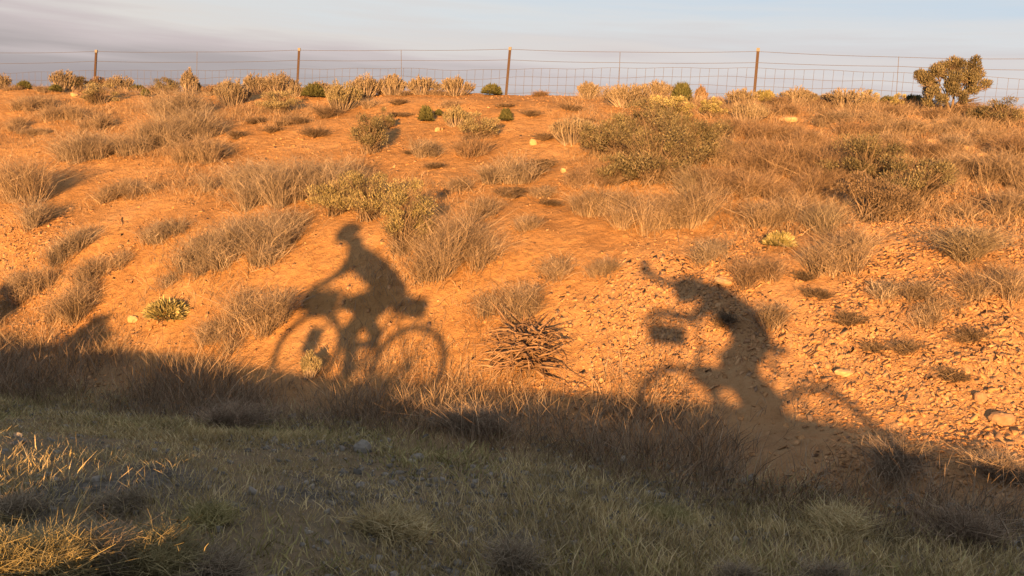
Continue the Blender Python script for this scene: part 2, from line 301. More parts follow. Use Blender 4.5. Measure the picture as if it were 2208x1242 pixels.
def broom(o, W, D, H, rng):
    """many stems fanning up from a narrow foot, each with a plume of narrow leaves along its upper part"""
    size = W * H; n = int(np.clip(900 * size + 90, 90, 620)); a = rng.rand(n) * 2 * math.pi; r = np.sqrt(rng.rand(n)); ph_ = rng.rand(3) * 6
    hz = H * (1 - .38 * r ** 2) * (.82 + .10 * np.sin(2 * a + ph_[0]) + .12 * np.sin(5 * a + ph_[1]) + .24 * rng.rand(n) - .05)
    wob = 1 + .16 * np.sin(3 * a + ph_[2])
    T = np.stack([np.cos(a) * r * W * .48 * wob, np.sin(a) * r * D * .48 * wob, hz], 1)
    B = T[:, :2] * .38 + rng.randn(n, 2) * .02; B = np.column_stack([B, ground(o, B) - .02])
    Mm = B * .5 + T * .5 + np.column_stack([T[:, :2] * .06, np.zeros(n)]) + rng.randn(n, 3) * .012
    st = ribbons(B, Mm, T, .008 * (.7 + .7 * rng.rand(n)), (1.3, 1, .5), rng)
    m = int(n * 22); i = rng.randint(0, n, m); t = 1 - .42 * rng.rand(m) ** 1.2; S = Mm[i] + (T[i] - Mm[i]) * np.clip(t * 2 - 1, -.6, 1)[:, None]
    dr = unit(unit(T[i] - Mm[i]) * 1.3 + rng.randn(m, 3) * .55); ln = .030 * (.6 + .8 * rng.rand(m))
    return st, ribbons(S, S + dr * ln[:, None] * .5, S + dr * ln[:, None], .0065 * (.7 + .6 * rng.rand(m)), (.6, 1.1, .4), rng)
def dome(o, W, D, H, rng, n=1500):
    """dense low cushion of fine upright green stems"""
    a = rng.rand(n) * 2 * math.pi; e = np.arccos(rng.rand(n) * .97); wob = 1 + .12 * np.sin(3 * a + rng.rand() * 6) + .08 * np.sin(7 * a + rng.rand() * 6)
    T = np.stack([np.sin(e) * np.cos(a) * W / 2 * wob, np.sin(e) * np.sin(a) * D / 2 * wob, np.cos(e) * H * (.85 + .25 * rng.rand(n)) * (.9 + .1 * wob)], 1)
    T[:, 2] = np.maximum(T[:, 2], .04)
    S = T * (.62 + .25 * rng.rand(n))[:, None]; T = T + rng.randn(n, 3) * .05 * H
    return ribbons(S, (S + T) / 2 + [0, 0, .02 * H], T, .012 * (.6 + .8 * rng.rand(n)), (.6, 1, .35), rng)

def place(x, y, w_, h_):
    p = hit(x, y); d = p[1]; return p, w_ * d / F * .98, h_ * d / F
_seed = [11]
def plant(kind, x, y, w_, h_, label, group=None, pal=None):
    _seed[0] += 1; rng = np.random.RandomState(_seed[0]); p, W, H = place(x, y, w_, h_); D = W * .75
    slope = kind in ('dry', 'grey', 'red')
    if slope:                     # the mass climbs the bank: its footprint covers part of its height in the view
        H2 = min(H * 1.0, .74); back = max(0, (H - H2)) * 1.9; D = min(max(W * .5, back * 1.3), 2.6)
        W *= 1.15; p[1] += D * .36; p[2] = terrain(p[0], p[1])
        V, Fc = clump(p, W, D, H2, rng, dens=1.25, bw=.0044)
        H2 *= 1.05; cat = 'dry grass' if kind != 'red' else 'dry shrub'
        o = mesh({'dry': 'dry_grass_clump', 'grey': 'grey_grass_clump', 'red': 'reddish_shrub'}[kind], V, Fc, MB[pal or kind]); o.location = p
        return tag(o, label, cat, group)
    if kind == 'weed':
        V, Fc = clump(p, W * .9, W * .7, H * 1.1, rng, dens=2.5, lean=.9, sub=.07, bw=.006)
        o = mesh('weed_sprig', V, Fc, MB[pal or 'twig']); o.location = p; return tag(o, label, 'weed', group)
    if kind == 'green':
        V, Fc = dome(p, W, D, H, rng, int(np.clip(14000 * W * H + 900, 900, 7000))); o = mesh('green_bush', V, Fc, MB[pal or 'green']); o.location = p
        return tag(o, label, 'bush', group)
    if kind == 'bunch':
        V, Fc = clump(p, W * .4, W * .35, H * 1.1, rng, dens=14, lean=.62, sub=.10, dome=.3, bw=.005); o = mesh('bunch_grass', V, Fc, MB[pal or 'straw']); o.location = p
        return tag(o, label, 'grass', group)
    root = empty({'sage': 'sagebrush', 'rabbit': 'rabbitbrush'}[kind], p, label, 'shrub', group)
    size = W * H
    if kind == 'sage': st, lf = bush(p, W * 1.42, D * 1.35, H * 1.2, rng, int(np.clip(500 * size + 110, 110, 800)), int(np.clip(16000 * size + 1600, 1600, 15000)), .021, .35, 0, int(np.clip(16 * size + 9, 9, 34)))
    else: st, lf = broom(p, W * 1.35, D * 1.25, H * .88, rng)
    mesh('stems', *st, MB['twig' if kind == 'sage' else 'grey'], root)
    mesh('foliage', *lf, MB[pal or ('sage' if kind == 'sage' else 'straw')], root)
    return root

# ---------------------------------------------------------------- the plants of the bank, one by one
G1 = 'shrubs along the crest of the bank'; G2 = 'dry grass clumps on the bank'; G3 = 'small weeds on the bare soil'; G4 = 'green cushion bushes'; G5 = 'shrubs on the slope'
GW = 'tiny dark dry weed sprig on the bare orange soil'
CREST = [
 ('rabbit',5,192,28,32,'straw coloured plume shrub cut by the left picture edge on the crest'),
 ('green',53,193,34,18,'lone dark green cushion bush near the left end of the crest'),
 ('rabbit',138,194,48,44,'pale pinkish plume shrub left of the leftmost fence post'),
 ('green',120,199,32,16,'low dark green bush at the foot of the pale shrub left of the leftmost post'),
 ('sage',176,194,42,24,'low grey green shrub just left of the leftmost fence post'),
 ('rabbit',212,194,34,32,'brownish shrub at the foot of the leftmost fence post','red'),
 ('rabbit',256,198,50,36,'rounded pale pink shrub right of the leftmost fence post'),
 ('green',298,197,42,16,'flat dark green bush right of the rounded pale pink shrub'),
 ('green',314,210,22,17,'small green bush set just below the crest left of the big grey thicket'),
 ('sage',366,192,54,38,'yellow green shrub with pale tips left of the tall plume shrub'),
 ('rabbit',407,196,30,56,'tallest narrow plume shrub between the two left fence posts'),
 ('green',423,196,30,24,'dark green bush at the right foot of the tall narrow plume shrub'),
 ('rabbit',462,205,42,20,'low reddish brush right of the tall narrow plume shrub','red'),
 ('rabbit',503,226,62,56,'pale plumed shrub with dark stems at the head of the left gully'),
 ('rabbit',492,192,40,26,'low straw coloured shrub behind the pale plumed shrub with dark stems'),
 ('rabbit',550,192,46,38,'upright straw coloured shrub left of the brown domed shrub on the crest'),
 ('rabbit',603,196,64,44,'brown domed shrub with straw tips left of the second fence post'),
 ('sage',605,242,74,46,'grey spiky shrub on bare soil below the brown domed shrub','pale'),
 ('rabbit',637,208,26,26,'small pale shrub at the foot of the second fence post'),
 ('green',677,211,50,30,'blocky dark green bush right of the second fence post'),
 ('rabbit',690,186,38,26,'straw coloured tuft rising behind the blocky dark green bush'),
 ('rabbit',737,236,62,62,'large pale green plume shrub right of the blocky dark green bush','pale'),
 ('rabbit',787,208,56,48,'straw coloured shrub with a green base right of the large pale green shrub'),
 ('green',772,209,36,24,'green bush tucked under the left side of the straw coloured shrub'),
 ('rabbit',846,204,50,46,'pinkish straw shrub standing alone on the left half of the sandy crest'),
 ('rabbit',912,203,66,38,'wide pale yellow shrub on the sandy crest left of the arched shrub'),
 ('rabbit',983,206,60,42,'arched straw coloured shrub nearest the left of the middle fence post'),
 ('green',1060,206,44,24,'neat round green bush just left of the middle fence post'),
 ('rabbit',1268,213,38,38,'small lone plume shrub on the crest right of the middle fence post'),
 ('rabbit',1350,230,84,52,'broad pale cream shrub at the top of the big thicket'),
 ('rabbit',1418,212,62,38,'straw shrub on the skyline above the big thicket'),
 ('green',1470,220,46,40,'tall dark green bush on the skyline right of the big thicket'),
 ('rabbit',1510,214,20,36,'thin orange seed stalks beside the tall dark green bush','red'),
 ('rabbit',1598,218,52,34,'pale shrub at the left foot of the right fence post'),
 ('green',1648,221,58,28,'wide olive green bush at the right foot of the right fence post','olive'),
 ('rabbit',1718,224,60,34,'yellowish shrub right of the wide olive green bush'),
 ('sage',1763,226,38,20,'small dark grey green shrub between the yellowish and the long straw shrub'),
 ('rabbit',1826,232,90,40,'long low straw shrub in front of the dark grey bush'),
 ('sage',1872,226,32,36,'dark grey bush behind the right end of the long straw shrub','olive'),
 ('green',1915,230,52,22,'low dark green bush left of the small upright grey bush'),
 ('green',1968,230,54,26,'dark green bush against the left foot of the tree sized sagebrush'),
 ('sage',1938,222,26,26,'small upright grey bush between two dark green bushes','olive'),
 ('sage',2150,268,96,56,'spreading tan and green shrub right of the tree sized sagebrush'),
 ('dry',32,196,40,16,'low tan tuft between the left edge shrub and the lone dark green bush'),
 ('dry',90,200,40,16,'low tan tuft right of the lone dark green bush'),
 ('dry',335,202,40,24,'tan tuft left of the yellow green shrub on the crest'),
 ('dry',450,196,36,24,'tan tuft behind the low reddish brush on the crest'),
 ('dry',572,200,46,26,'tan tuft between the upright straw shrub and the brown domed shrub'),
 ('dry',662,206,34,20,'tan tuft between the second post and the blocky dark green bush'),
 ('dry',815,206,34,20,'tan tuft left of the lone pinkish straw shrub'),
 ('dry',880,206,30,16,'tan tuft left of the wide pale yellow shrub'),
 ('dry',948,206,34,18,'tan tuft between the wide pale yellow and the arched shrub'),
 ('red',1180,208,60,14,'faint pinkish sprigs along the crest right of the middle fence post'),
 ('red',1545,220,50,22,'reddish tuft right of the orange seed stalks'),
 ('red',1685,228,46,24,'reddish tuft right of the wide olive green bush'),
 ('red',1790,232,40,24,'reddish tuft left of the long low straw shrub'),
 ('red',2100,252,50,26,'reddish tuft at the right foot of the tree sized sagebrush'),
]
for r in CREST: plant(*r[:6], G1, r[6] if len(r) > 6 else None)
SLOPE = [
 ('sage',215,224,76,36,'grey dark sided shrub just below the leftmost fence post','pale'),
 ('dry',65,240,95,42,'dry brush strip near the top left corner of the bank'),
 ('dry',25,282,55,32,'dry grass on the left picture edge below the top left brush strip'),
 ('dry',125,265,84,44,'low brown clump left of the bare path near the top left'),
 ('dry',208,280,74,42,'low brown clump touching the left side of the big upper left thicket'),
 ('grey',375,262,130,88,'top part of the big grey upper left thicket'),
 ('grey',305,330,135,84,'lower left part of the big grey upper left thicket'),
 ('grey',415,300,120,78,'right part of the big grey upper left thicket'),
 ('grey',165,355,140,78,'wide grey clump alone below the path on the upper left'),
 ('dry',67,295,60,24,'small flat clump above the wide grey clump on the left'),
 ('dry',435,355,124,64,'loose brown clump just above the largest oval clump'),
 ('grey',505,420,130,74,'left end of the largest oval clump above the left shadow'),
 ('grey',610,448,185,126,'middle of the largest oval clump above the left shadow'),
 ('grey',722,412,134,100,'right end of the largest oval clump above the left shadow'),
 ('dry',265,433,116,52,'sparse brown clump on the orange soil left of centre'),
 ('dry',40,440,120,132,'tall dark brown clump on the left picture edge'),
 ('grey',82,494,66,72,'pale grey clump at the foot of the tall dark brown clump'),
 ('sage',800,330,70,84,'greenish grey shrub on the sandy slope above the yellow green sagebrush'),
 ('sage',828,278,34,38,'small grey green shrub behind the greenish grey shrub'),
 ('grey',912,340,58,54,'tan upright clump on the sandy slope left of the dark domed clump'),
 ('rabbit',983,271,44,42,'cream tufted shrub left of its dark stemmed twin below the crest','pale'),
 ('sage',1035,296,76,54,'dark stemmed shrub right of the cream tufted shrub below the crest','pale'),
 ('red',1025,340,90,52,'dark domed dry clump in the middle of the sandy slope'),
 ('grey',1097,400,106,80,'pale upright clump below the dark domed clump'),
 ('dry',971,233,24,22,'small tan tuft right below the arched crest shrub'),
 ('dry',803,233,27,28,'small pale tuft right of the large pale green crest shrub'),
 ('rabbit',1240,305,96,56,'cream shrub casting a dark shadow at the left of the big thicket'),
 ('sage',1410,395,170,130,'front of the big thicket, dark leaved with olive tips'),
 ('sage',1470,360,140,110,'right side of the big thicket with yellowish tips'),
 ('sage',1340,345,110,90,'left side of the big thicket with dark hollow gaps'),
 ('sage',1400,290,130,70,'upper part of the big thicket below the cream crest shrub'),
 ('sage',1290,335,90,70,'small dark shrub on the left flank of the big thicket'),
 ('sage',1440,260,100,50,'dark leafy shrub under the skyline straw shrub','olive'),
 ('sage',1530,330,90,70,'brown leaved shrub on the right flank of the big thicket'),
 ('red',1275,400,96,54,'reddish twiggy clump at the lower left of the big thicket'),
 ('dry',985,412,66,34,'small brown clump right of the yellow green sagebrush'),
 ('sage',728,462,96,74,'left end of the pale sagebrush mound behind the left rider\'s head','yellow'),
 ('sage',800,470,120,92,'middle of the pale sagebrush mound behind the left rider\'s head','yellow'),
 ('sage',872,532,116,130,'right lobe of the pale sagebrush mound, right of the left rider\'s shoulder','yellow'),
 ('dry',1040,475,64,64,'upright brown clump right of the yellow green sagebrush'),
 ('dry',1172,422,62,30,'small flat brown clump in the open middle of the slope'),
 ('dry',1145,495,72,36,'thin brown clump on the rubble between the two shadows'),
 ('dry',1290,475,130,80,'left end of the wide brown thicket above the right shadow'),
 ('dry',1395,510,165,118,'middle of the wide brown thicket above the right shadow'),
 ('dry',1500,490,120,106,'right end of the wide brown thicket above the right shadow'),
 ('sage',1535,252,48,38,'olive shrub right of the big thicket close to the crest','olive'),
 ('rabbit',1618,264,66,42,'cream topped shrub over a dark hollow right of the big thicket'),
 ('dry',1760,270,54,42,'upright tan clump on the rocky upper right bank'),
 ('grey',1802,266,54,36,'dark grey clump beside the upright tan clump on the rocky upper right'),
 ('red',1832,296,50,48,'orange brown clump in the middle of the rocky upper right bank'),
 ('dry',1938,298,106,52,'wide tan clump above the pale rubble on the upper right'),
 ('dry',2016,292,64,38,'small tan clump below the tree sized sagebrush'),
 ('grey',2066,326,44,38,'dark grey clump between two streaks of pale rubble'),
 ('dry',2150,308,64,42,'tan clump near the right picture edge below the spreading shrub'),
 ('bunch',2186,338,40,64,'tall orange grass tuft near the right picture edge','red'),
 ('red',1950,252,84,26,'low reddish mat left of the foot of the tree sized sagebrush'),
 ('red',2008,258,54,24,'low reddish mat right under the tree sized sagebrush'),
 ('red',1700,250,70,24,'low reddish mat below the yellowish crest shrub'),
 ('red',1585,300,90,60,'reddish clump right of the big thicket'),
 ('red',1680,385,140,96,'large reddish thicket in the middle of the right bank'),
 ('red',1600,360,110,70,'reddish clump between the big thicket and the large reddish thicket'),
 ('grey',1495,420,54,66,'pale upright clump at the lower right of the big thicket','straw'),
 ('red',1565,420,120,80,'reddish brown clump right of the pale upright clump'),
 ('sage',1865,400,150,110,'upper left part of the large dark sagebrush on the right bank'),
 ('sage',1970,440,140,100,'right part of the large dark sagebrush on the right bank'),
 ('sage',1880,474,150,90,'bare twiggy lower part of the large dark sagebrush','twig'),
 ('dry',1900,268,80,34,'tan clump under the low dark green bush near the upper right'),
 ('red',1860,345,120,56,'reddish clump between the two pale rubble streaks'),
 ('red',1985,345,110,52,'reddish clump under the tree sized sagebrush, above the large dark sagebrush'),
 ('dry',2090,290,80,40,'tan clump right under the spreading shrub on the upper right'),
 ('red',1660,310,110,56,'reddish clump under the left end of the reddish mats'),
 ('dry',1560,360,100,70,'tan clump on the right edge of the big thicket'),
 ('red',1760,430,120,80,'reddish clump at the left foot of the large dark sagebrush'),
 ('dry',2195,420,90,90,'tan clump on the right picture edge beside the wide tan clump'),
 ('sage',1330,395,100,60,'low brown shrub in front of the big thicket'),
 ('red',1760,330,110,60,'reddish clump left of the pale rubble streaks'),
 ('red',1790,390,110,80,'reddish clump left of the large dark sagebrush'),
 ('red',1640,440,110,70,'reddish clump above the olive green cushion'),
 ('dry',2060,380,90,60,'tan clump behind the right part of the large dark sagebrush'),
 ('dry',1900,330,100,50,'tan clump under the middle of the pale rubble streaks'),
 ('dry',2125,405,160,100,'wide tan clump right of the large dark sagebrush'),
 ('dry',2150,470,130,80,'tan clump near the right edge below the wide tan clump'),
 ('dry',1715,480,140,96,'brown clump left below the large dark sagebrush'),
 ('dry',1795,510,80,90,'pale tipped grass clump left below the twiggy sagebrush','straw'),
 ('dry',1835,590,150,120,'tall dry clump on the rubble right of centre'),
 ('green',1680,537,78,36,'olive green cushion on the rubble left of the tall dry clump','olive'),
 ('bunch',2085,560,104,84,'fountain shaped bunch grass with a dark heart on the right rubble'),
 ('dry',2168,650,110,86,'brown clump near the right edge under the fountain grass'),
 ('grey',1915,640,54,42,'small dark clump on the rubble under the tall dry clump'),
 ('grey',1535,560,84,54,'grey clump on the rubble above the right shadow'),
 ('red',1625,622,126,52,'flat reddish clump on the rubble right of the right rider\'s shadow'),
 ('dry',1680,705,66,60,'thin dry clump on the lower rubble'),
 ('dry',2015,705,86,50,'thin dry clump low on the right rubble'),
 ('dry',1970,640,60,50,'sparse clump on the rubble below the fountain grass'),
 ('dry',1190,604,74,46,'small tan clump right of the dense grass band'),
 ('dry',1308,592,70,34,'small flat clump left of the right rider\'s shadow'),
 ('dry',960,600,190,150,'dense brown grass right of the left rider\'s shadow'),
 ('dry',905,540,100,60,'brown grass at the foot of the right sagebrush lobe'),
 ('dry',1110,690,140,90,'brown grass above the heap of dead sticks'),
 ('grey',505,590,250,104,'large domed grey clump left of the left rider\'s shadow'),
 ('grey',400,612,90,50,'grey clump at the lower left of the large domed clump'),
 ('grey',345,525,96,48,'small grey clump above left of the large domed clump'),
 ('grey',150,562,116,72,'ragged grey clump on rubble near the left edge'),
 ('dry',205,625,130,66,'brown clump below the ragged grey clump'),
 ('dry',60,650,110,70,'brown clump on the left picture edge above the shadow'),
 ('green',360,690,110,46,'flat yellow green bush on the orange soil at the lower left','olive'),
 ('dry',530,745,150,120,'brown clump left of the shadow of the front wheel'),
 ('dry',440,745,100,60,'thin brown clump right of the white stone'),
 ('dry',170,700,110,90,'brown clump left of the white stone'),
 ('rabbit',668,816,36,62,'bright pale shrub lit inside the shadow of the front wheel','pale'),
]
for r in SLOPE:
    g = G2 if r[0] in ('dry', 'grey', 'red', 'bunch') else G4 if r[0] == 'green' else G5
    plant(*r[:6], g, r[6] if len(r) > 6 else None)
for x, y, w_, h_, l in [(918,264,32,34,'dark green ball bush left of the cream tufted shrub on the sandy slope'), (946,252,19,16,'tiny green ball bush right of the dark green ball bush'), (1090,263,29,28,'round green bush alone on the sand below the middle fence post')]:
    plant('green', x, y, w_, h_, l, G4)
for x, y, w_, h_ in [(508,296,28,15),(558,264,32,16),(620,270,28,13),(642,266,30,19),(591,282,22,13),(684,292,34,26),(710,252,42,28),(242,327,16,17),(1172,300,26,20),(1145,250,18,14),(1087,230,20,11),(860,225,20,13),(854,248,11,8),(1228,238,34,15),(941,362,18,13),(884,331,12,7),(876,251,13,9),(1195,441,26,13),(1165,360,48,19),(1155,374,52,15),(1100,422,42,27),(1010,300,16,10),(1260,262,26,12),(1690,300,30,18),(1790,330,34,18),(1735,345,30,16),(1870,330,30,20),(560,560,14,8),(1560,700,26,18),(1760,640,30,20),(1830,700,34,22),(1880,745,30,18),(1960,760,30,20),(2090,740,34,22),(2050,820,30,20),(1740,600,26,14)]:
    plant('weed', x, y, w_, h_, GW, G3)

# ---------------------------------------------------------------- the tree sized sagebrush on the crest
def tree_sage():
    rng = np.random.RandomState(77); p, W, H = place(2047, 243, 176, 108); D = W * .8
    root = empty('tree_sagebrush', p, 'tree sized sagebrush with a short gnarled trunk and flat yellow crown on the crest', 'bush', G1)
    # lobes of the crown: offset x, depth, height, radius (fractions of H)
    lobes = [(-.46, 0, .60, .17), (-.34, -.1, .74, .17), (-.16, .1, .84, .17), (.06, 0, .90, .16), (-.04, 0, .95, .13), (.26, -.1, .88, .16), (.42, .1, .76, .16), (.36, .2, .60, .15), (.14, -.2, .70, .18), (-.10, -.25, .62, .19),
             (-.28, .2, .50, .17), (-.56, .05, .64, .10), (.52, 0, .56, .12), (-.36, -.15, .34, .15), (.10, .25, .55, .17), (-.06, -.2, .40, .16), (-.22, -.2, .20, .14), (-.40, .0, .16, .11), (.30, -.1, .44, .13), (.10, -.2, .30, .12)]
    Lc = np.array([(a * H * 1.18, b * H, c * H) for a, b, c, r in lobes]); R = np.array([r * H for *_, r in lobes])
    base = np.array([.02 * H, 0, -.03]); P0, P1, r0, r1 = [], [], [], []
    forks = [np.array([-.10 * H, -.03 * H, .24 * H]), np.array([.06 * H, .02 * H, .28 * H]), np.array([.15 * H, -.02 * H, .2 * H])]
    for fk in forks:
        mid = (base + fk) / 2 + rng.randn(3) * .02
        for a, b, ra, rb in ((base, mid, .038 * H, .030 * H), (mid, fk, .030 * H, .020 * H)): P0.append(a); P1.append(b); r0.append(ra); r1.append(rb)
    mesh('trunk', *tubes(np.array(P0), np.array(P1), np.array(r0), np.array(r1), 8), MB['twig'], root, smooth=True)
    P0, P1, r0, r1 = [], [], [], []
    for c, r in zip(Lc, R):
        fk = forks[int(np.argmin([np.linalg.norm(c[:2] - f[:2]) for f in forks]))]
        prev = fk; k = 4
        for j in range(1, k + 1):
            q = fk + (c - fk) * j / k + rng.randn(3) * .03 * H * (j < k); P0.append(prev); P1.append(q); r0.append(.013 * H * (1 - .18 * (j - 1))); r1.append(.013 * H * (1 - .18 * j)); prev = q
        for j in range(26):
            e = c + unit(rng.randn(3)) * r * 1.1; s = fk + (c - fk) * (.6 + .4 * rng.rand()); P0.append(s); P1.append(e); r0.append(.006); r1.append(.002)
    for j in range(46):   # bare dead twigs low on the right
        s = forks[2] * (.3 + .8 * rng.rand()); e = s + np.array([.12 + .35 * rng.rand(), rng.randn() * .12, -.06 + .22 * rng.rand()]) * H; P0.append(s); P1.append(e); r0.append(.006); r1.append(.0025)
    mesh('branches', *tubes(np.array(P0), np.array(P1), np.array(r0), np.array(r1), 4), MB['twig'], root)
    n = 19000; jit = unit(rng.randn(len(R), 3)) * (R * .85)[:, None]; Lc = np.concatenate([Lc, Lc + jit]); R = np.concatenate([R * .82, R * .5]); k = rng.choice(len(R), n, p=R ** 2.2 / (R ** 2.2).sum()); q = unit(rng.randn(n, 3)) * (rng.rand(n) ** .4)[:, None]
    C0 = Lc[k] + q * R[k][:, None] * [1.1, 1.1, .95]; dr = unit(q + rng.randn(n, 3) * .5 + [0, 0, 1.2]); ln = .026 * (.6 + .8 * rng.rand(n))
    V, Fc = ribbons(C0, C0 + dr * ln[:, None] * .5, C0 + dr * ln[:, None], .0085, (.6, 1.1, .4), rng)
    mesh('crown', V, Fc, MB['sage'], root)
tree_sage()

# ---------------------------------------------------------------- heap of dead sticks
def stick_heap():
    rng = np.random.RandomState(8); p, W, H = place(1128, 862, 250, 165); p[1] += .35; p[2] = terrain(p[0], p[1])
    n = 340; a = rng.rand(n) * math.pi * 2; P0, P1, P2 = [], [], []; A, B, ra, rb = [], [], [], []
    for i in range(n):
        c = np.array([rng.randn() * W * .10, rng.randn() * .14, .30 * rng.rand() + .04]); an = rng.rand() * math.pi * 2
        d = np.array([math.cos(an), math.sin(an) * .8, rng.uniform(-.35, .75)]); d /= np.linalg.norm(d); ln = rng.uniform(.25, .62) * W * .72
        prev = c; r = rng.uniform(.004, .0115)
        for j in range(5):
            q = prev + d * ln / 5; g = terrain(p[0] + q[0], p[1] + q[1]) - p[2] + r; q[2] = max(q[2], g)
            A.append(prev); B.append(q); ra.append(r * (1 - .16 * j)); rb.append(r * (1 - .16 * (j + 1))); prev = q; d = unit(d + rng.randn(3) * .2 - [0, 0, .13])
    V, Fc = tubes(np.array(A), np.array(B), np.array(ra), np.array(rb), 6)
    o = mesh('dead_stick_heap', V, Fc, MB['stick'], smooth=True); o.location = p
    tag(o, 'heap of thick dead reddish sticks at the edge of the shadow between the two riders', 'dead branches')
stick_heap()

def fallen(x, y, L_, label, seed):
    rng = np.random.RandomState(seed); p = hit(x, y); A, B, ra, rb = [], [], [], []; an = rng.uniform(-.5, .5)
    def grow_(pt, a, ln, r, k):
        for j in range(5):
            q = pt + np.array([math.cos(a), math.sin(a), 0]) * ln / 5; q[2] = terrain(p[0] + q[0], p[1] + q[1]) - p[2] + r + .012 * math.sin(j * 1.3); A.append(pt); B.append(q); ra.append(r); rb.append(r * .85); r *= .85; pt = q; a += rng.randn() * .22
            if k and j in (1, 3): grow_(pt, a + rng.choice([-1, 1]) * .7, ln * .45, r * .7, k - 1)
    grow_(np.array([0, 0, .01]), an, L_, .008, 1); o = mesh('fallen_branch', *tubes(np.array(A), np.array(B), np.array(ra), np.array(rb), 6), MB['stick']); o.location = p; return tag(o, label, 'branch', 'fallen branches on the bank')
fallen(540, 590, .45, 'thin forked branch lying right of the large domed grey clump', 3); fallen(1780, 700, .5, 'dead branch lying on the lower rubble right of the right shadow', 5); fallen(1990, 560, .6, 'dead branch on the rubble left of the fountain grass', 6); fallen(255, 470, .35, 'short twig on the orange soil left of the largest oval clump', 9)

# ---------------------------------------------------------------- stones
def stone(name, x, y, w_, h_, label, m, seed, group=None):
    rng = np.random.RandomState(seed); p, W, H = place(x, y, w_, h_); n = 16; vs = []
    for k, (zz, s) in enumerate(((-.35, .85), (.25, 1), (.75, .88), (1, .55))):
        for j in range(n):
            a = 2 * math.pi * j / n; q = (abs(math.cos(a)) ** 3 + abs(math.sin(a)) ** 3) ** (-1 / 3.)
            f = s * q * (1 + .10 * math.sin(2 * a + seed) + .06 * rng.randn()); vs.append((math.cos(a) * f * W / 2, math.sin(a) * f * W * .35, zz * H + .04 * H * rng.randn() + .12 * H * math.cos(a + seed)))
    V = np.array(vs); Fc = [[k * n + j, k * n + (j + 1) % n, (k + 1) * n + (j + 1) % n, (k + 1) * n + j] for k in range(3) for j in range(n)] + [list(range(3 * n, 4 * n))]
    o = mesh(name, V, Fc, m); o.location = p; o.rotation_euler = (rng.uniform(-.1, .3), rng.uniform(-.15, .15), rng.uniform(-.5, .5)); return tag(o, label, 'rock', group)
GR = 'loose rocks on the bank'
for i, r in enumerate([
    ('stone', 287, 693, 24, 11, 'small white stone left of the flat yellow green bush', PALEROCK), ('stone', 1446, 806, 30, 8, 'flat pale stone in the shadow of the right rider\'s front wheel', DARKROCK),
    ('rock_slab', 782, 974, 42, 20, 'grey rock slab lying in the shaded grass below the left rider', GRAVEL), ('rock_slab', 900, 992, 34, 14, 'smaller grey slab right of the grey rock slab in the shade', GRAVEL),
    ('rock', 2160, 912, 50, 20, 'brown rounded rock low on the right bank', DARKROCK), ('rock', 2112, 868, 26, 16, 'small brown rock above left of the brown rounded rock', DARKROCK),
    ('rock_slab', 1822, 806, 44, 9, 'pale flat slab in the rubble right of the right rider\'s shadow', PALEROCK), ('rock', 1558, 612, 40, 9, 'pale flat ledge stone at the top right of the right rider\'s shadow', PALEROCK),
    ('rock_slab', 2035, 268, 42, 9, 'pale slab under the tree sized sagebrush', PALEROCK), ('rock_slab', 1760, 296, 34, 9, 'pale slab on the rocky upper right bank', PALEROCK),
    ('stone', 943, 283, 12, 7, 'white pebble below the dark green ball bush', PALEROCK), ('stone', 847, 272, 10, 7, 'white pebble right of the greenish grey shrub', PALEROCK), ('stone', 1150, 312, 16, 10, 'pale stone on the sandy slope left of the cream shrub', PALEROCK),
    ('stone', 1215, 372, 12, 8, 'pale stone left of the reddish twiggy clump', PALEROCK), ('stone', 160, 207, 16, 6, 'flat pale stone near the leftmost fence post', PALEROCK), ('stone', 1612, 474, 26, 9, 'pale stone above the olive green cushion', PALEROCK),
    ('rock_slab', 2085, 322, 36, 8, 'pale slab in the rubble streak near the upper right', PALEROCK), ('rock', 2118, 340, 28, 9, 'pale angular block below the pale slab near the upper right', PALEROCK), ('rock', 2010, 308, 26, 8, 'pale block at the head of the rubble streak', PALEROCK),
    ('rock_slab', 1960, 318, 44, 11, 'thin pale slab left of the rubble streak head', PALEROCK), ('rock_slab', 1700, 262, 44, 9, 'thin pale slab below the yellowish crest shrub', PALEROCK)]):
    stone(*r, i + 3, GR)
